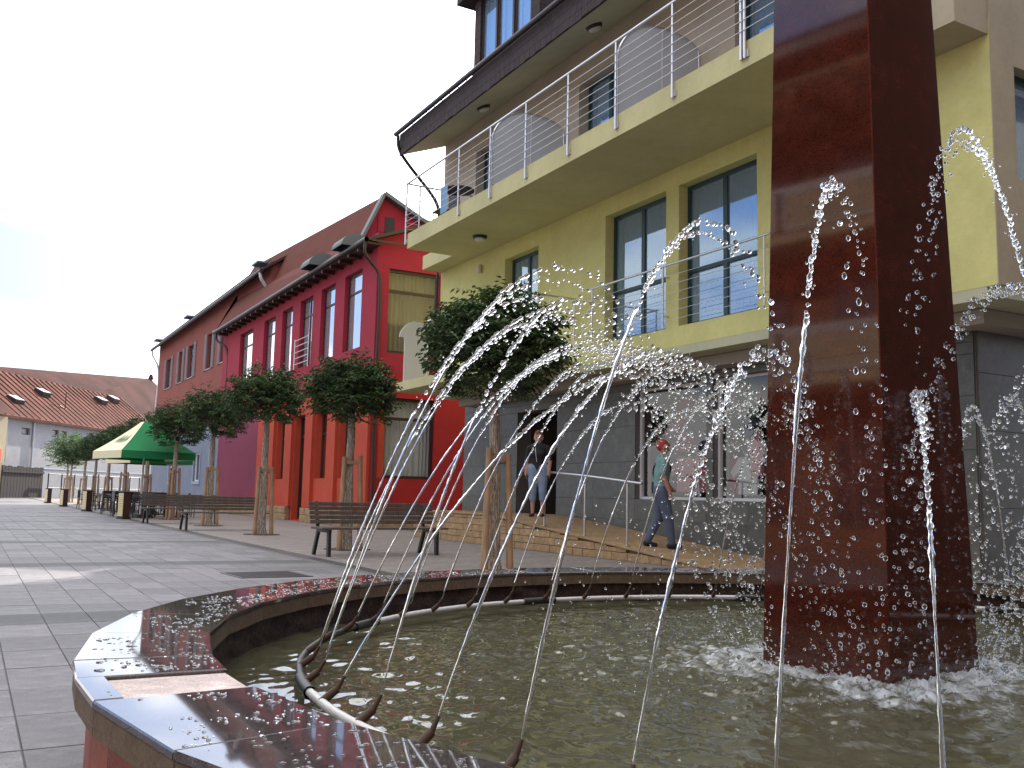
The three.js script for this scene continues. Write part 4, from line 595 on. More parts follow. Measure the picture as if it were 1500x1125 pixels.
// ================================================================ HOUSES AT THE FAR END
{
  const P0 = V3(-6, 0, -78), br = 33 * RAD, dv = V3(Math.sin(br), 0, -Math.cos(br)), nv = V3(-Math.cos(br), 0, -Math.sin(br)).multiplyScalar(-1); // nv unused side
  const nn = V3(dv.z, 0, -dv.x);
  const on = (px, py, off = 0) => { const d = ray(px, py), o = V3(0, EYE, 0), base = P0.clone().addScaledVector(nn, off), t = base.clone().sub(o).dot(nn) / d.dot(nn), q = d.multiplyScalar(t).add(o); return [q.clone().sub(P0).dot(dv), q.y, q]; };
  const back = on(100, 620)[2].clone().sub(P0).dot(nn); // on the plane itself
  const awaySign = nn.dot(V3(0, 0, -1)) > 0 ? 1 : -1;
  const G = (name, label) => { const o = thing(name, label, 'building', [P0.x, 0, P0.z]); o.rotation.y = Math.atan2(-dv.z, dv.x); return o; }; // local x along the wall, local -z away when awaySign fits
  const W = G('white_storehouse', 'long whitewashed storehouse with rust red seamed metal roof behind the fence');
  const s0 = on(-40, 650)[0], s1 = on(240, 650)[0], ev = (px, py) => on(px, py)[1], e0 = ev(10, 611), e1 = ev(190, 632), EY = (e0 + e1) / 2;
  const dirz = -1; // local z of "away"
  const holes = [[31, 44, 626, 636], [76, 86, 629, 640], [89, 98, 631, 641], [130, 137, 634, 641], [142, 150, 636, 645]].map(([a, b, c, d]) => [on(a, d)[0], on(b, d)[0], on(a, d)[1], on(a, c)[1]]);
  part('wall', wallZ(0, s0 - 5, s1, 0, EY, 0.4, holes), mat.white, W);
  for (const h of holes) { const w = sub('window', W); part('frame', join([bx(h[0], h[1], h[2], h[2] + 0.08, -0.25, -0.18), bx(h[0], h[1], h[3] - 0.08, h[3], -0.25, -0.18), bx(h[0], h[0] + 0.08, h[2] + 0.08, h[3] - 0.08, -0.25, -0.18), bx(h[1] - 0.08, h[1], h[2] + 0.08, h[3] - 0.08, -0.25, -0.18)]), mat.brownframe, w); part('pane', bx(h[0] + 0.08, h[1] - 0.08, h[2] + 0.08, h[3] - 0.08, -0.24, -0.2), M({ color: cl(0.12, 0.10, 0.12), roughness: 0.2 }), w); }
  part('string_course', bx(s0, s1, on(100, 688)[1] - 0.06, on(100, 688)[1] + 0.04, 0.001, 0.05), mat.zinc, W);
  part('downpipe', bar(V3(on(47, 640)[0], 1.2, 0.12), V3(on(49, 612)[0], EY, 0.12), 0.09, 0.09, 8), mat.zinc, W); part('downpipe', bar(V3(on(8, 640)[0], 3, 0.12), V3(on(9, 612)[0], EY, 0.12), 0.07, 0.07, 8), mat.zinc, W);
  const rise = 4.6, run = 5.4, sl = Math.atan2(rise, run), roof = sub('roof', W);
  const rg = [[0.5, EY - 0.1], [0.5, EY + 0.12]].length && poly([[s0 - 5, EY - 0.05, 0.55], [s1, EY - 0.05, 0.55], [s1, EY + rise, -run], [s0 + 4.2, EY + rise, -run], [s0 - 5, EY - 0.25, 0.55], [s1, EY - 0.25, 0.55], [s1, EY - 0.1, -9], [s0, EY - 0.1, -9]], [[0, 1, 2, 3], [4, 0, 1, 5], [3, 2, 6, 7]]);
  part('roof_sheet', rg, mat.farroof, roof);
  for (let k = 0; k < 46; k++) { const x = s0 - 3 + k * 1.05; if (x > s1 - 0.2) break; part('roof_seam', beam(V3(x, EY + 0.0, 0.5), V3(x, EY + rise + 0.02, -run + 0.05), 0.06, 0.09), mat.farroof, roof); }
  part('eave_board', bx(s0 - 5, s1, EY - 0.3, EY - 0.06, 0.3, 0.53), mat.brownframe, roof);
  const sky1 = (px, py) => { // skylight box lying on the roof slope
    const d = ray(px, py), a = P0.clone().setY(EY), n = V3(0, Math.cos(sl), 0).addScaledVector(nn, nn.z > 0 ? Math.sin(sl) : -Math.sin(sl)), o = V3(0, EYE, 0), q = d.multiplyScalar(a.sub(o).dot(n) / d.dot(n)).add(o); return [q.clone().sub(P0).dot(dv), q.y]; };
  for (const [px, py] of [[20, 590], [60, 579], [164, 588], [146, 590]]) { const [u, y] = sky1(px, py), v = (y - EY) / rise * run, k = sub('skylight', W); k.position.set(u, y, -v); k.rotation.x = sl - 0.25; part('box', bx(-0.7, 0.7, 0, 0.5, -0.5, 0.5), mat.brownmetal, k); part('light', bx(-0.62, 0.62, 0.501, 0.54, -0.42, 0.42), mat.whiteframe, k); }
  { const [u, y] = sky1(95, 603), v = (y - EY) / rise * run; part('aerial', join([bar(V3(u, y - 0.2, -v), V3(u, y + 1.8, -v), 0.05, 0.05, 6), bar(V3(u - 1, y + 0.5, -v), V3(u + 0.8, y + 0.1, -v), 0.04, 0.04, 5)]), mat.darkmetal, W); }
  const T = G('dark_roofed_house', 'tall house with a wide dull red hipped roof rising behind the storehouse');
  const OFF = 16, r0 = on(-40, 545, -OFF * 0)[0], hB = ev(100, 552) * 1.16;
  const oz = -11; const rb = EY + 2.6, rt = (px, py) => { const d = ray(px, py), base = P0.clone().addScaledVector(nn, nn.z > 0 ? -20 : 20), o = V3(0, EYE, 0), q = d.multiplyScalar(base.clone().sub(o).dot(nn) / d.dot(nn)).add(o); return [q.clone().sub(P0).dot(dv), q.y]; };
  const A = rt(-30, 546), B = rt(221, 555), C = rt(230, 640);
  part('wall', bx(A[0] - 6, B[0] + 6, 0, rb, -32, -12.5), mat.beige, T);
  part('roof_sheet', poly([[A[0] - 10, rb - 1.5, -11.5], [B[0] + 8, rb - 1.5, -11.5], [B[0], B[1], -20], [A[0] - 10, A[1], -20], [B[0] + 8, rb - 1.5, -33], [A[0] - 10, rb - 1.5, -33]], [[0, 1, 2, 3], [1, 4, 2], [4, 5, 3, 2]]), mat.farroof2, T);
  part('ridge_knob', bar(V3(B[0], B[1] - 0.1, -20), V3(B[0], B[1] + 0.7, -20), 0.5, 0.2, 8), mat.farroof2, T);
  part('skylight', bx(rt(14, 565)[0] - 1, rt(14, 565)[0] + 1, rt(14, 565)[1] - 0.6, rt(14, 565)[1] + 0.1, -18.6, -17.6), mat.whiteframe, T);
  const L = G('cream_house', 'cream end of a house beside the long whitewashed storehouse');
  const q = on(-12, 660)[0]; part('wall', bx(q - 14, q - 0.1, 0, EY - 0.3, 0.41, 1.2), mat.ochre, L); part('roof', poly([[q - 14, EY + 0.1, 1.6], [q + 0.3, EY - 0.1, 1.6], [q + 1.5, EY + 4.2, -4.2], [q - 14, EY + 5.2, -4.2]], [[0, 1, 2, 3]]), mat.farroof2, L);
  // dark gate, orange sign, railing
  const gate = G('wooden_gate', 'dark board gate in front of the whitewashed storehouse'); gate.userData.category = 'gate';
  const ga = on(-30, 700)[0], gb = on(33, 700)[0], gh = on(15, 682)[1] * 0.97; { const n = 14, w = (gb - ga) / n; for (let k = 0; k < n; k++) part('board', bx(ga + k * w, ga + (k + 1) * w - 0.04, 0.05, gh + rr(-0.04, 0.04), 1.75, 1.85), mat.dark, gate); part('rail', bx(ga, gb, gh * 0.8, gh * 0.8 + 0.15, 1.86, 1.93), mat.dark, gate); }
  const sg = G('orange_sign', 'small orange sign board by the dark gate'); sg.userData.category = 'sign'; { const a = on(-36, 665); part('board', rbx(a[0] - 1.0, a[0] + 0.25, a[1] - 0.5, a[1] + 0.5, 1.9, 1.98, 0.02), M({ color: cl(0.65, 0.09, 0.03), roughness: 0.5 }), sg); part('post', bar(V3(a[0] - 0.4, 0, 1.85), V3(a[0] - 0.4, a[1] + 0.4, 1.85), 0.06, 0.06, 8), mat.zinc, sg); }
  const fe = G('iron_fence', 'black iron railing fence in front of the whitewashed storehouse'); fe.userData.category = 'fence'; { const a = gb + 0.2, b = s1 + 4, n = Math.floor((b - a) / 2.2); for (let k = 0; k <= n; k++) part('post', bar(V3(a + k * 2.2, 0, 2.2), V3(a + k * 2.2, 2.15, 2.2), 0.06, 0.06, 6), mat.darkmetal, fe); for (const y of [0.9, 2.1]) part('rail', bar(V3(a, y, 2.2), V3(b, y, 2.2), 0.045, 0.045, 6), mat.darkmetal, fe); }
}

// ================================================================ HOUSES ACROSS THE SQUARE (mirrored by the polished stone) and unseen ones shaped to darken it
{
  const O = thing('opposite_house', 'ochre terraced house with framed balconies facing the fountain across the square', 'building'), X = -14;
  part('wall', bx(X - 10, X, 0, 12.6, -29, -7), mat.terracotta, O); part('eave', bx(X - 10, X + 1.1, 12.6, 12.95, -29.5, -6.5), mat.brownframe, O); part('roof', prismZ([[X - 10.5, 12.96], [X + 1.2, 12.96], [X - 4.6, 16]], -29.5, -6.5), mat.farroof2, O);
  for (const y of [4.1, 7.6]) { part('balcony_slab', bx(X + 0.001, X + 1.4, y, y + 0.22, -28, -8), mat.ochre, O); for (let k = 0; k < 7; k++) part('balcony_panel', bx(X + 1.36, X + 1.4, y + 0.3, y + 1.25, -27.9 + k * 2.85, -25.3 + k * 2.85), mat.beige, O), part('panel_frame', join([bx(X + 1.401, X + 1.43, y + 0.3, y + 0.36, -27.9 + k * 2.85, -25.3 + k * 2.85), bx(X + 1.401, X + 1.43, y + 1.19, y + 1.25, -27.9 + k * 2.85, -25.3 + k * 2.85), bx(X + 1.401, X + 1.43, y + 0.361, y + 1.189, -27.9 + k * 2.85, -27.83 + k * 2.85), bx(X + 1.401, X + 1.43, y + 0.361, y + 1.189, -25.37 + k * 2.85, -25.3 + k * 2.85)]), mat.whiteframe, O); part('handrail', bx(X + 1.34, X + 1.42, y + 1.3, y + 1.38, -28, -8), mat.whiteframe, O); }
  for (let k = 0; k < 9; k++) part('canopy_beam', bx(X + 0.001, X + 2.6, 10.75, 10.95, -28.4 + k * 2.6, -28.2 + k * 2.6), mat.brownframe, O); part('canopy_sheet', bx(X + 0.001, X + 2.7, 10.951, 11.0, -28.6, -7.2), mat.beige, O);
  for (const y of [0.9, 4.5, 8.0]) for (let k = 0; k < 7; k++) { const w = sub('window', O), z = -27.4 + k * 2.85; part('frame', bx(X + 0.002, X + 0.06, y, y + 2.3, z, z + 1.6), mat.brownframe, w); part('pane', bx(X + 0.061, X + 0.07, y + 0.1, y + 2.2, z + 0.1, z + 1.5), M({ color: cl(0.05, 0.06, 0.07), roughness: 0.1 }), w); }
  const C = thing('added_shade_house', 'unseen tall house block added behind the camera to shade the obelisk', 'building');  // added block, out of view; keeps sky light off the obelisk front
  part('wall', bx(-9, 12, 0, 14, 7, 18), mat.brick, C); part('roof', prismZ([[-9.5, 14.001], [12.5, 14.001], [1.5, 18]], 6.5, 18.5), mat.shingle, C);
  for (const y of [1, 4.6, 8.1, 11]) for (let k = 0; k < 6; k++) { const w = sub('window', C), x = -7.6 + k * 3.4; part('frame', bx(x, x + 1.5, y, y + 2.1, 6.93, 6.998), mat.brownframe, w); part('pane', bx(x + 0.1, x + 1.4, y + 0.1, y + 2.0, 6.92, 6.929), M({ color: cl(0.05, 0.06, 0.07), roughness: 0.1 }), w); }
  const B = thing('unseen_corner_house', 'unseen house right of the fountain with walls kept dark to dim its reflection', 'building');  // out of view; facade made dark so the obelisk front mirrors less light
  part('wall', bx(11.5, 24, 0, 11.5, 0.5, 26), mat.panelling, B); part('roof', prismZ([[10.8, 11.5], [24.6, 11.5], [17.5, 15]], 0, 26.5), mat.shingle, B);
  for (const y of [1, 4.6, 8.1]) for (let k = 0; k < 7; k++) { const w = sub('window', B), z = 1.6 + k * 3.4; part('frame', bx(11.43, 11.498, y, y + 2.1, z, z + 1.5), mat.brownframe, w); part('pane', bx(11.42, 11.429, y + 0.1, y + 2.0, z + 0.1, z + 1.4), M({ color: cl(0.05, 0.06, 0.07), roughness: 0.1 }), w); }
}

// ================================================================ TREES
function makeTree(name, label, seedN, o) {
  seed = seedN; const t = thing(name, label, 'tree', o.pos, o.turn ?? 0, o.group);
  const rx = o.rx, ry = o.ry, cy = o.cy, tip = cy - ry * 0.75, lean = V3(rr(-0.06, 0.06), 0, rr(-0.06, 0.06));
  const tp = []; for (let k = 0; k <= 6; k++) tp.push(V3(lean.x * k / 6 + rr(-0.012, 0.012), tip * k / 6, lean.z * k / 6 + rr(-0.012, 0.012)));
  { const g = tube(tp, 1, 28, 12), p = g.attributes.position, c = new THREE.CatmullRomCurve3(tp); for (let i = 0; i < p.count; i++) { const ring = Math.floor(i / 13), u = ring / 28, q = c.getPointAt(u), r = (o.tr ?? 0.095) * (1 - 0.35 * u) * (1 + 0.12 * n3(u * 9, (i % 13) * 0.7, seedN)) + (u < 0.06 ? 0.03 * (1 - u / 0.06) : 0); const v = V3(p.getX(i), p.getY(i), p.getZ(i)).sub(q).multiplyScalar(r).add(q); p.setXYZ(i, v.x, v.y, v.z); } g.computeVertexNormals(); part('trunk', g, mat.bark, t); }
  const top = tp[6], limbs = [], ends = [];
  for (let k = 0; k < 11; k++) { const a = k / 11 * 6.283 + rr(-0.2, 0.2), r = rx * rr(0.55, 0.85), e = V3(top.x + r * Math.cos(a), cy + ry * rr(-0.35, 0.45), top.z + r * Math.sin(a)), m = V3(top.x + r * 0.35 * Math.cos(a), top.y + (e.y - top.y) * 0.6 + 0.1, top.z + r * 0.35 * Math.sin(a)); limbs.push(tube([top.clone().add(V3(0, -0.1, 0)), m, e], 0.018, 8, 5)); for (let j = 0; j < 4; j++) { const s = m.clone().lerp(e, rr(0.2, 0.9)), f = s.clone().add(V3(rr(-1, 1) * 0.4, rr(0.0, 0.4), rr(-1, 1) * 0.4)); limbs.push(bar(s, f, 0.009, 0.005, 4)); ends.push(f); } ends.push(e); }
  part('limbs', join(limbs), mat.branch, t);
  const crown = sub('crown', t), bins = [[], [], [], []];
  const leafVerts = (p, d, n, L, W, out) => { const s = d.clone().cross(n).normalize(), q = n.clone().multiplyScalar(-0.18 * L); const A = p, B = p.clone().addScaledVector(d, L * 0.45).addScaledVector(s, W), C = p.clone().addScaledVector(d, L).add(q), D = p.clone().addScaledVector(d, L * 0.45).addScaledVector(s, -W), m = p.clone().addScaledVector(d, L * 0.5).add(q.clone().multiplyScalar(0.5)).addScaledVector(n, -0.012); for (const [x, y, z] of [[A, B, m], [B, C, m], [C, D, m], [D, A, m]]) out.push(x.x, x.y, x.z, y.x, y.y, y.z, z.x, z.y, z.z); };
  let guard = 0, made = 0; const N = o.leaves;
  while (made < N && guard++ < N * 6) {
    // sprays: a short twig with several leaves, denser near the crown's skin
    const u = rr(-1, 1), a = rr(0, 6.283), r = Math.pow(rnd(), 0.42), s = Math.sqrt(1 - u * u), bump = 1 + 0.22 * n3(s * Math.cos(a) * 1.7 + seedN, u * 1.7, s * Math.sin(a) * 1.7) + 0.1 * n3(s * Math.cos(a) * 4.1, u * 4.1 + seedN, s * Math.sin(a) * 4.1);
    const p = V3(top.x + rx * r * s * Math.cos(a) * bump, cy + ry * r * u * bump, top.z + rx * r * s * Math.sin(a) * bump);
    if (u < -0.25 && r < 0.75 && rnd() < 0.75) continue; if (n3(p.x * 2.6 + seedN, p.y * 2.6, p.z * 2.6) < -0.2) continue;
    const outw = V3(s * Math.cos(a), 0.15, s * Math.sin(a)).normalize(), bin = rnd() < (o.light ?? 0) ? 3 : Math.floor(rnd() * 3), twig = outw.clone().add(V3(rr(-0.6, 0.6), rr(-0.5, 0.3), rr(-0.6, 0.6))).normalize();
    const n = 6; for (let j = 0; j < n; j++) { const q = p.clone().addScaledVector(twig, j * 0.035 * (o.ls ?? 1)); const sd = (j % 2 ? 1 : -1), d = twig.clone().multiplyScalar(0.5).add(V3(-twig.z, 0, twig.x).multiplyScalar(sd)).add(V3(rr(-0.3, 0.3), rr(-0.75, 0.1), rr(-0.3, 0.3))).normalize(), nn = V3(rr(-0.5, 0.5), 1, rr(-0.5, 0.5)).normalize(); leafVerts(q, d, nn, rr(0.07, 0.125) * (o.ls ?? 1), rr(0.016, 0.026) * (o.ls ?? 1), bins[bin]); made++; }
  }
  bins.forEach((b, k) => { if (!b.length) return; const g = new THREE.BufferGeometry(); g.setAttribute('position', new THREE.Float32BufferAttribute(b, 3)); g.computeVertexNormals(); part('foliage', g, k === 3 ? lightLeaf : leafMats[k], crown).userData.kind = 'stuff'; });
  // stakes
  if (o.stakes) { const n = o.stakes; for (let k = 0; k < n; k++) { const a = k / n * 6.283 + 0.5, b = V3(0.23 * Math.cos(a), 0, 0.23 * Math.sin(a)), e = V3(0.17 * Math.cos(a), o.sh + rr(-0.05, 0.05), 0.17 * Math.sin(a)); const g = bar(b, e, 0.05, 0.042, 9); part('stake', g, mat.stake, t); const tie = bar(V3(e.x * 1.1, e.y - 0.12, e.z * 1.1), V3(0, e.y - 0.14, 0), 0.012, 0.012, 5); part('tie', tie, mat.rope, t); } for (let k = 0; k < n; k++) { const a = k / n * 6.283 + 0.5, b = (k + 1) / n * 6.283 + 0.5; part('cross_bar', beam(V3(0.178 * Math.cos(a), o.sh - 0.1, 0.178 * Math.sin(a)), V3(0.178 * Math.cos(b), o.sh - 0.1, 0.178 * Math.sin(b)), 0.025, 0.07), mat.stake, t); }
    part('tree_pit', new THREE.CylinderGeometry(0.42, 0.42, 0.012, 28).translate(0, 0.004, 0), M({ color: cl(0.07, 0.05, 0.035), roughness: 1, map: plasterMap }), t); }
  return t;
}
const tg = 'round headed trees planted in a row along the square';
makeTree('young_tree', 'dense dark green round headed tree on stakes before the yellow house', 101, { pos: [6.22, 0, -11.54], rx: 0.86, ry: 0.72, cy: 3.08, leaves: 13500, stakes: 3, sh: 1.62, group: tg, light: 0.03 });
makeTree('young_tree', 'staked round headed tree behind the bench, before the scarlet end wall', 202, { pos: [6.04, 0, -16.75], rx: 0.76, ry: 0.6, cy: 2.9, leaves: 8000, stakes: 3, sh: 1.66, group: tg, light: 0.08 });
const treeA = makeTree('young_tree', 'staked umbrella shaped tree with a pale trunk in front of the paired benches', 303, { pos: [6.1, 0, -22.8], rx: 0.84, ry: 0.64, cy: 3.26, leaves: 8000, stakes: 3, sh: 1.6, group: tg, light: 0.08, tr: 0.1 });
const treeB = makeTree('young_tree', 'staked round headed tree rising behind the paired benches', 404, { pos: [6.09, 0, -28.47], rx: 0.82, ry: 0.74, cy: 3.2, leaves: 7500, stakes: 3, sh: 1.7, group: tg, light: 0.03 });
[[-34.3, 0.6], [-40.2, 2.1], [-46.0, 3.7], [-51.8, 5.0], [-57.6, 0.3], [-63.4, 1.4]].forEach(([z, a], i) => copyOf(i % 2 ? treeA : treeB, [6.1, 0, z], a, 'small round headed tree in the row beside the green parasols'));
const treeC = makeTree('street_tree', 'bright yellow green young tree at the far end of the row', 505, { pos: [6.2, 0, -76], rx: 1.3, ry: 1.3, cy: 3.6, leaves: 4200, stakes: 2, sh: 1.7, light: 0.75, ls: 1.8, group: tg });
copyOf(treeB, [5.9, 0, -70], 2.2, 'small round headed tree in the row beside the green parasols');

// ================================================================ BENCHES, BOLLARDS, CAFE
function makeBench(label, pos, turn) {
  const b = thing('park_bench', label, 'bench', pos, turn, 'slatted benches along the square'), L = 2.28;
  for (let k = 0; k < 6; k++) part('seat_slat', rbx(0, L, 0.425, 0.46, -0.06 - k * 0.083, 0.012 - k * 0.083, 0.006), mat.wood, b);
  for (let k = 0; k < 5; k++) { const y = 0.505 + k * 0.072, z = -0.50 - k * 0.024; part('back_slat', rbx(0, L, y, y + 0.062, z - 0.032, z, 0.006), mat.wood, b); }
  for (const x of [0.14, L - 0.2]) { const f = sub('end_frame', b); part('leg', beam(V3(x, 0, -0.03), V3(x, 0.42, -0.05), 0.05, 0.075), mat.darkmetal, f); part('leg', beam(V3(x, 0, -0.66), V3(x, 0.44, -0.47), 0.05, 0.06), mat.darkmetal, f); part('seat_bearer', bx(x - 0.025, x + 0.025, 0.375, 0.424, -0.48, 0.0), mat.darkmetal, f); part('back_bearer', beam(V3(x, 0.42, -0.52), V3(x, 0.86, -0.655), 0.05, 0.04), mat.darkmetal, f); }
  return b;
}
makeBench('weathered grey slatted bench between the fountain and the scarlet shop wall', [4.92, 0, -14.82], 4 * RAD);
makeBench('weathered slatted bench behind the pale staked trunk', [4.68, 0, -25.0], 2 * RAD);
makeBench('weathered slatted bench next to the first lantern bollard', [4.52, 0, -29.9], 2 * RAD);

const cream = M({ color: cl(0.72, 0.62, 0.34), roughness: 0.5 });
function makeBollard(label, pos) {
  const b = thing('lantern_bollard', label, 'bollard', pos, 0.5, 'lantern bollards along the edge of the square');
  part('body', rbx(-0.135, 0.135, 0.05, 0.86, -0.135, 0.135, 0.012), M({ color: cl(0.05, 0.022, 0.018), roughness: 0.5 }), b); part('foot', bx(-0.16, 0.16, 0, 0.06, -0.16, 0.16), mat.darkmetal, b); part('cap', rbx(-0.15, 0.15, 0.861, 0.9, -0.15, 0.15, 0.01), mat.darkmetal, b);
  for (let r = 0; r < 11; r++) for (let c = 0; c < 4; c++) part('glass_tile', rbx(-0.149, -0.136, 0.09 + r * 0.069, 0.152 + r * 0.069, -0.124 + c * 0.063, -0.066 + c * 0.063, 0.004, 1), cream, b);
  return b;
}
const bo = makeBollard('square lantern bollard with a cream tiled face', [4.6, 0, -34.42]);
for (const [x, z] of [[4.51, -44.85], [4.43, -55.22], [4.40, -65.97]]) copyOf(bo, [x, 0, z], 0.5);

{ // parasols
  const green = M({ color: cl(0.01, 0.22, 0.07), roughness: 0.85, side: THREE.DoubleSide }), creamc = (() => {
    const c = document.createElement('canvas'); c.width = 1024; c.height = 256; const g = c.getContext('2d'); g.fillStyle = '#e6dcb4'; g.fillRect(0, 0, 1024, 256); g.strokeStyle = '#39604a'; g.lineWidth = 20; g.lineCap = 'round';
    for (let k = 0; k < 11; k++) { const x = 190 + k * 58; g.beginPath(); g.moveTo(x, 165); g.quadraticCurveTo(x + 12, 60 + (k * 37 % 50), x + 28, 120); g.quadraticCurveTo(x + 36, 175, x + 48, 140); g.stroke(); }
    const t = new THREE.CanvasTexture(c); t.colorSpace = THREE.SRGBColorSpace; return M({ map: t, roughness: 0.85, side: THREE.DoubleSide }); })(), plain = M({ color: cl(0.72, 0.66, 0.42), roughness: 0.85, side: THREE.DoubleSide });
  const make = (label, pos) => {
    const p = thing('cafe_parasol', label, 'parasol', pos, 0.24, 'green and cream cafe parasols'), s = 1.3, h0 = 2.28, h1 = 3.35, cv = sub('canopy', p);
    const quad = (a, b, c, d) => { const g = new THREE.BufferGeometry(); const n = 10, P_ = [], U = [], I = []; for (let i = 0; i <= n; i++) for (let j = 0; j <= n; j++) { const u = i / n, v = j / n, q = a.clone().lerp(b, u).lerp(d.clone().lerp(c, u), v); q.y -= 0.10 * Math.sin(Math.PI * v) * (1 - 0.6 * Math.abs(2 * u - 1)); P_.push(q.x, q.y, q.z); U.push(u, v); if (i < n && j < n) { const A = i * (n + 1) + j; I.push(A, A + n + 1, A + 1, A + 1, A + n + 1, A + n + 2); } } g.setAttribute('position', new THREE.Float32BufferAttribute(P_, 3)); g.setAttribute('uv', new THREE.Float32BufferAttribute(U, 2)); g.setIndex(I); g.computeVertexNormals(); return g; };
    const cor = [V3(-s, h0, -s), V3(s, h0, -s), V3(s, h0, s), V3(-s, h0, s)], tp = [V3(-0.12, h1, -0.12), V3(0.12, h1, -0.12), V3(0.12, h1, 0.12), V3(-0.12, h1, 0.12)];
    for (let k = 0; k < 4; k++) { const j = (k + 1) % 4, m = k === 3 ? creamc : k === 1 ? plain : green; part('panel', quad(cor[k], cor[j], tp[j], tp[k]), m, cv); const a = cor[k], b = cor[j], v = (q) => q.clone().add(V3(0, -0.26, 0)); part('valance', quad(v(a), v(b), b.clone().add(V3(0, -0.004, 0)), a.clone().add(V3(0, -0.004, 0))), k % 2 ? plain : green, cv); }
    for (const c of cor) part('rib', bar(V3(0, h1 - 0.05, 0), c.clone().add(V3(0, -0.05, 0)), 0.018, 0.018, 6), mat.whiteframe, p);
    part('pole', bar(V3(0, 0, 0), V3(0, h1 + 0.08, 0), 0.032, 0.032, 10), mat.whiteframe, p); part('base', new THREE.CylinderGeometry(0.4, 0.45, 0.12, 24).translate(0, 0.06, 0), mat.darkmetal, p); return p;
  };
  const p0 = make('green parasol with a cream printed panel and white pole over the cafe tables', [5.35, 0, -36.0]);
  copyOf(p0, [6.5, 0, -42.3], 0.24, 'farther green and cream parasol half hidden behind the printed one'); 
  // chairs and tables under them
  const chair = thing('cafe_chair', 'dark wicker cafe chair under the green parasols', 'chair', [4.9, 0, -37.2], 0.4, 'dark cafe chairs under the parasols');
  part('seat', rbx(-0.22, 0.22, 0.43, 0.46, -0.22, 0.22, 0.012), mat.darkmetal, chair); part('backrest', rbx(-0.22, 0.22, 0.52, 0.88, 0.2, 0.24, 0.012), mat.darkmetal, chair);
  for (const [x, z] of [[-0.2, -0.2], [0.2, -0.2], [-0.2, 0.21], [0.2, 0.21]]) part('leg', bar(V3(x * 1.1, 0, z * 1.1), V3(x, z > 0 ? 0.86 : 0.66, z), 0.016, 0.016, 6), mat.darkmetal, chair); for (const x of [-0.22, 0.22]) part('armrest', rbx(x - 0.025, x + 0.025, 0.655, 0.685, -0.22, 0.22, 0.008), mat.darkmetal, chair);
  const tab = thing('cafe_table', 'small dark cafe table under the green parasols', 'table', [5.6, 0, -37.4], 0, 'dark cafe tables under the parasols');
  part('top', rbx(-0.4, 0.4, 0.71, 0.745, -0.4, 0.4, 0.01), mat.darkmetal, tab); part('column', bar(V3(0, 0.02, 0), V3(0, 0.71, 0), 0.035, 0.035, 8), mat.darkmetal, tab); part('foot', join([bx(-0.3, 0.3, 0, 0.03, -0.03, 0.03), bx(-0.03, 0.03, 0.031, 0.05, -0.3, 0.3)]), mat.darkmetal, tab);
  let z = -37.4; for (let i = 0; i < 9; i++) { const tx = i % 2 ? 6.9 : 5.55, tz = z - Math.floor(i / 2) * 3.1; if (i) copyOf(tab, [tx, 0, tz], rr(0, 0.4)); for (let k = 0; k < 3; k++) { const a = k * 2.1 + 0.6 + i; copyOf(chair, [tx + 0.72 * Math.sin(a), 0, tz + 0.72 * Math.cos(a)], a); } }
  copyOf(chair, [5.3, 0, -35.2], 2.2);
}

// ================================================================ PEOPLE
function makePerson(name, label, pos, turn, bones, extra) {
  // bones: [ax, ay, az, ra, bx, by, bz, rb, colour, flatten]
  const res = 132, size = 2.1, mc = new MarchingCubes(res, mat.dark, false, false, 160000); mc.isolation = 0;
  const f = mc.field, half = size / 2, pick = (x, y, z, wantCol) => {
    let d = 1e9, best = null, bd = 1e9;
    for (const b of bones) { const dx = b[4] - b[0], dy = b[5] - b[1], dz = b[6] - b[2], L = dx * dx + dy * dy + dz * dz || 1e-9; let t = ((x - b[0]) * dx + (y - b[1]) * dy + (z - b[2]) * dz) / L; t = t < 0 ? 0 : t > 1 ? 1 : t; const qx = x - b[0] - dx * t, qy = y - b[1] - dy * t, qz = (z - b[2] - dz * t) / (b[9] ?? 1), r = b[3] + (b[7] - b[3]) * t, e = Math.sqrt(qx * qx + qy * qy + qz * qz) - r; const k = b[10] ?? 0.025, h = Math.max(k - Math.abs(d - e), 0) / k; d = Math.min(d, e) - h * h * k * 0.25; if (e < bd) { bd = e; best = b; } }
    return wantCol ? best[8] : d;
  };
  for (let k = 0; k < res; k++) for (let j = 0; j < res; j++) for (let i = 0; i < res; i++) { const x = (i / res * 2 - 1) * half, y = (j / res * 2 - 1) * half + 0.92, z = (k / res * 2 - 1) * half; f[k * res * res + j * res + i] = Math.abs(x) > 0.62 || Math.abs(z) > 0.62 ? -1 : -pick(x, y, z); }
  mc.update(); const n = mc.count, g = new THREE.BufferGeometry(), pa = new Float32Array(n * 3); for (let i = 0; i < n; i++) { pa[i * 3] = mc.positionArray[i * 3] * half; pa[i * 3 + 1] = mc.positionArray[i * 3 + 1] * half + 0.92; pa[i * 3 + 2] = mc.positionArray[i * 3 + 2] * half; }
  g.setAttribute('position', new THREE.BufferAttribute(pa, 3)); const gm = mergeVertices(g, 1e-4); gm.computeVertexNormals(); const p = gm.attributes.position, c = new Float32Array(p.count * 3); for (let i = 0; i < p.count; i++) c.set(pick(p.getX(i), p.getY(i), p.getZ(i), true), i * 3); gm.setAttribute('color', new THREE.BufferAttribute(c, 3));
  const o = thing(name, label, 'person', pos, turn, null); part('body', gm, M({ vertexColors: true, roughness: 0.85, side: THREE.DoubleSide }), o); if (extra) extra(o); return o;
}
const skin = [0.42, 0.23, 0.16];
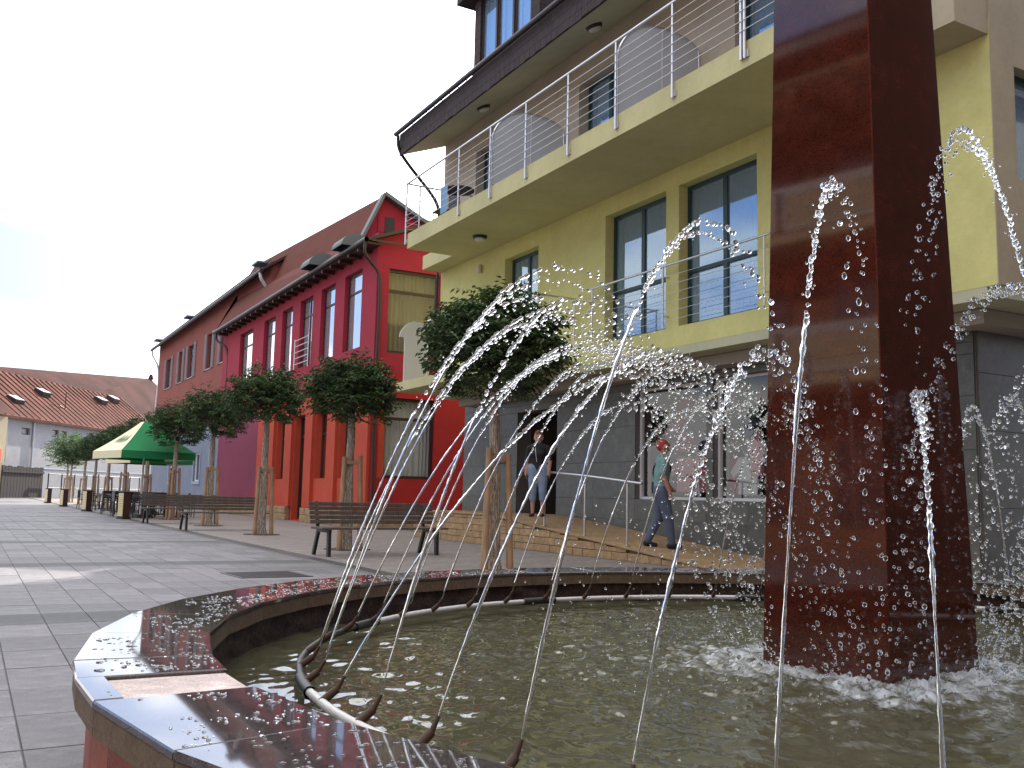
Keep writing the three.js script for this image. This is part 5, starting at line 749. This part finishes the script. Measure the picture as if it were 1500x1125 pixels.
const hand = (x, y, z, dx, dy, dz) => { const L = Math.hypot(dx, dy, dz), u = [dx / L, dy / L, dz / L], b = [[x, y, z, 0.027, x + u[0] * 0.07, y + u[1] * 0.07, z + u[2] * 0.07, 0.03, skin, 1, 0.01]]; for (let k = 0; k < 4; k++) { const o = (k - 1.5) * 0.019, l = [0.06, 0.072, 0.067, 0.05][k], sx = x + u[0] * 0.085, sy = y + u[1] * 0.085, sz = z + u[2] * 0.085 + o; b.push([sx, sy, sz, 0.0095, sx + u[0] * l * 0.6, sy + u[1] * l * 0.6, sz + u[2] * l * 0.6, 0.009, skin, 1, 0.004]); b.push([sx + u[0] * l * 0.6, sy + u[1] * l * 0.6, sz + u[2] * l * 0.6, 0.009, sx + u[0] * l + 0.012, sy + u[1] * l, sz + u[2] * l, 0.008, skin, 1, 0.004]); } b.push([x + u[0] * 0.03, y + u[1] * 0.03, z + 0.026, 0.012, x + u[0] * 0.075 + 0.01, y + u[1] * 0.075, z + 0.055, 0.0095, skin, 1, 0.006]); return b; };
{
  const top = [0.012, 0.012, 0.014], jean = [0.20, 0.26, 0.36], hair = [0.16, 0.05, 0.03], shoe = [0.05, 0.02, 0.02];
  const W = []; // faces +z locally
  W.push([0, 1.0, 0, 0.155, 0, 1.16, 0, 0.15, top, 0.72, 0.05], [0, 1.16, 0, 0.15, 0, 1.33, 0.0, 0.155, top, 0.7, 0.05], [-0.13, 1.38, 0, 0.06, 0.13, 1.38, 0, 0.06, top, 1, 0.05], [-0.07, 1.24, 0.07, 0.075, 0.07, 1.24, 0.07, 0.075, top, 1, 0.04]);
  for (const s of [-1, 1]) { W.push([s * 0.19, 1.36, 0, 0.058, s * 0.235, 1.14, -0.01, 0.05, top, 1, 0.03], [s * 0.235, 1.14, -0.01, 0.043, s * 0.235, 0.9, 0.05, 0.03, skin, 1, 0.02], ...hand(s * 0.235, 0.9, 0.05, s * 0.0, -1, 0.08)); W.push([s * 0.085, 0.95, -0.01, 0.125, s * 0.095, 0.72, 0, 0.098, jean, 1, 0.04], [s * 0.095, 0.72, 0, 0.098, s * 0.1, 0.5, 0.01, 0.078, jean, 1, 0.03], [s * 0.1, 0.5, 0.01, 0.078, s * 0.1, 0.36, 0, 0.07, jean, 1, 0.02], [s * 0.1, 0.36, 0, 0.05, s * 0.1, 0.09, -0.01, 0.036, skin, 1, 0.02], [s * 0.1, 0.035, -0.04, 0.036, s * 0.115, 0.03, 0.13, 0.032, shoe, 1, 0.02]); }
  W.push([0, 0.97, -0.03, 0.15, 0, 0.9, -0.03, 0.14, jean, 0.8, 0.05], [0, 1.4, 0, 0.05, 0, 1.48, 0.015, 0.047, skin, 1, 0.03], [0, 1.53, 0.03, 0.068, 0, 1.6, 0.02, 0.082, skin, 1, 0.03], [0, 1.555, 0.105, 0.012, 0, 1.53, 0.122, 0.014, skin, 1, 0.015], [0, 1.485, 0.085, 0.03, 0, 1.485, 0.08, 0.03, skin, 1, 0.03], [-0.082, 1.54, 0.02, 0.015, -0.082, 1.57, 0.015, 0.017, skin], [0.082, 1.54, 0.02, 0.015, 0.082, 1.57, 0.015, 0.017, skin], [0, 1.62, -0.012, 0.094, 0, 1.56, -0.035, 0.088, hair, 1, 0.02], [0, 1.655, 0.02, 0.072, 0, 1.65, 0.03, 0.07, hair, 1, 0.02], [-0.03, 1.565, 0.094, 0.009, -0.026, 1.565, 0.094, 0.009, [0.03, 0.02, 0.02], 1, 0.002], [0.03, 1.565, 0.094, 0.009, 0.026, 1.565, 0.094, 0.009, [0.03, 0.02, 0.02], 1, 0.002], [-0.02, 1.5, 0.1, 0.007, 0.02, 1.5, 0.1, 0.007, [0.35, 0.08, 0.07], 1, 0.003]);
  const wp = onY(787, 757, 0.645); makePerson('person', 'person in a black short sleeved top and light blue cropped jeans standing in the doorway', [wp.x, 0.645, wp.z], -0.75, W, (o) => { const L = 0.02; o.scale.setScalar(0.95); part('lanyard', tube([V3(-0.05, 1.42, 0.06), V3(-0.02, 1.25, 0.165), V3(0, 1.08, 0.145)], 0.006, 12, 5), mat.whiteframe, o); });
  const tee = [0.16, 0.29, 0.28], jm = [0.085, 0.11, 0.17], cap = [0.38, 0.05, 0.05], shoes = [0.02, 0.02, 0.022], strap = [0.02, 0.02, 0.022], Mn = [];
  Mn.push([0, 1.0, 0, 0.15, 0, 1.2, 0.01, 0.155, tee, 0.78, 0.05], [0, 1.2, 0.01, 0.16, 0, 1.4, 0.02, 0.16, tee, 0.75, 0.05], [-0.16, 1.47, 0.02, 0.065, 0.16, 1.47, 0.02, 0.065, tee, 1, 0.05]);
  Mn.push([-0.22, 1.45, 0.02, 0.066, -0.27, 1.24, -0.03, 0.058, tee, 1, 0.03], [-0.27, 1.24, -0.03, 0.046, -0.26, 0.98, 0.07, 0.034, skin, 1, 0.02], ...hand(-0.26, 0.98, 0.07, 0, -0.9, 0.3), [0.22, 1.45, 0.02, 0.066, 0.28, 1.24, 0.03, 0.058, tee, 1, 0.03], [0.28, 1.24, 0.03, 0.046, 0.25, 1.04, 0.18, 0.034, skin, 1, 0.02], ...hand(0.25, 1.04, 0.18, 0, -0.6, 0.6));
  Mn.push([0, 0.98, 0, 0.15, 0, 0.92, 0, 0.145, jm, 0.82, 0.05], [-0.09, 0.92, 0, 0.115, -0.1, 0.52, 0.1, 0.085, jm, 1, 0.04], [-0.1, 0.52, 0.1, 0.085, -0.1, 0.11, 0.16, 0.062, jm, 1, 0.03], [-0.1, 0.045, 0.12, 0.045, -0.11, 0.04, 0.3, 0.038, shoes, 1, 0.02], [0.09, 0.92, 0, 0.115, 0.1, 0.51, -0.02, 0.085, jm, 1, 0.04], [0.1, 0.51, -0.02, 0.085, 0.1, 0.13, -0.2, 0.062, jm, 1, 0.03], [0.1, 0.075, -0.24, 0.044, 0.105, 0.045, -0.07, 0.038, shoes, 1, 0.02]);
  Mn.push([0, 1.5, 0.02, 0.056, 0, 1.58, 0.03, 0.052, skin, 1, 0.03], [0, 1.63, 0.045, 0.07, 0, 1.7, 0.035, 0.084, skin, 1, 0.03], [0, 1.65, 0.125, 0.013, 0, 1.63, 0.14, 0.015, skin, 1, 0.012], [-0.086, 1.64, 0.03, 0.015, -0.086, 1.67, 0.025, 0.018, skin], [0.086, 1.64, 0.03, 0.015, 0.086, 1.67, 0.025, 0.018, skin], [0, 1.73, 0.02, 0.092, 0, 1.7, 0.0, 0.09, cap, 1, 0.02], [-0.04, 1.72, 0.12, 0.02, 0.04, 1.72, 0.15, 0.018, cap, 1, 0.04]);
  const mp = onY(968, 803, 0.215); makePerson('person', 'person in teal shirt, jeans and red cap walking on the ramp with a bag', [Math.min(mp.x, 10.7), 0.215, mp.z], 1.1, Mn, (o) => { part('bag_strap', tube([V3(-0.1, 1.53, 0.1), V3(0.06, 1.3, 0.17), V3(0.17, 1.08, 0.1)], 0.014, 16, 6), mat.darkmetal, o); part('bag_strap', tube([V3(-0.1, 1.53, -0.03), V3(0.05, 1.3, -0.125), V3(0.17, 1.08, -0.06)], 0.014, 16, 6), mat.darkmetal, o); part('shoulder_bag', rbx(0.17, 0.26, 0.9, 1.1, -0.12, 0.12, 0.03, 3), mat.darkmetal, o); });
}

// ================================================================ SHOP WINDOW DISPLAY
{
  const XG = 11.3; seed = 999;
  const cols = [[0.30, 0.02, 0.04], [0.5, 0.48, 0.45], [0.04, 0.04, 0.05], [0.22, 0.24, 0.06], [0.34, 0.12, 0.14], [0.07, 0.12, 0.07], [0.40, 0.32, 0.2], [0.2, 0.015, 0.05]], names = ['dark red', 'off white', 'black', 'olive', 'dusty pink', 'bottle green', 'sand coloured', 'wine red'];
  const g = (() => { const s = new THREE.Shape(); s.moveTo(-0.2, 0); s.lineTo(0.2, 0); s.lineTo(0.19, 0.42); s.lineTo(0.31, 0.3); s.lineTo(0.37, 0.38); s.lineTo(0.2, 0.62); s.lineTo(0.07, 0.65); s.quadraticCurveTo(0, 0.6, -0.07, 0.65); s.lineTo(-0.2, 0.62); s.lineTo(-0.37, 0.38); s.lineTo(-0.31, 0.3); s.lineTo(-0.19, 0.42); const e = new THREE.ExtrudeGeometry(s, { depth: 0.05, bevelEnabled: true, bevelSize: 0.02, bevelThickness: 0.025, bevelSegments: 2 }); return e.rotateY(-Math.PI / 2); })();
  const mats = cols.map((c) => M({ color: cl(...c), roughness: 0.9 }));
  let i = 0; for (const y of [1.15, 1.95, 2.45]) for (let z = -14.7; z < -9.6; z += rr(0.5, 0.75)) { const k = Math.floor(rnd() * 8), t = thing('hanging_garment', `${names[k]} garment hanging in the shop window display`, 'garment', [XG + rr(0.5, 0.9), y + rr(-0.06, 0.06), z], rr(-0.5, 0.5), 'garments in the shop window'); part('cloth', g, mats[k], t); part('hanger', join([bar(V3(0, 0.64, -0.16), V3(0, 0.7, 0), 0.006, 0.006, 5), bar(V3(0, 0.64, 0.16), V3(0, 0.7, 0), 0.006, 0.006, 5), bar(V3(0, 0.7, 0), V3(0, 0.78, 0), 0.004, 0.004, 5)]), mat.steel, t); if (++i > 26) break; }
  for (const [z, k] of [[-13.6, 0], [-12.4, 4], [-11.6, 6]]) { const m = thing('mannequin_bust', `shop mannequin bust wearing ${['a dark red', 'a black', 'an off white', '', 'a dusty pink', '', 'a sand coloured'][k]} top`, 'mannequin', [XG + 0.5, 1.0, z]); part('torso', new THREE.LatheGeometry([[0.11, 0.45], [0.14, 0.55], [0.11, 0.72], [0.15, 0.9], [0.13, 1.02], [0.05, 1.1], [0.045, 1.18], [0.0, 1.2]].map((p) => new THREE.Vector2(...p)), 20).scale(0.8, 1, 1.2), mats[k], m); part('stand', join([bar(V3(0, 0.02, 0), V3(0, 0.47, 0), 0.02, 0.02, 8), new THREE.CylinderGeometry(0.16, 0.17, 0.02, 20).translate(0, 0.012, 0)]), mat.darkmetal, m); }
}

renderer.render(scene, camera);
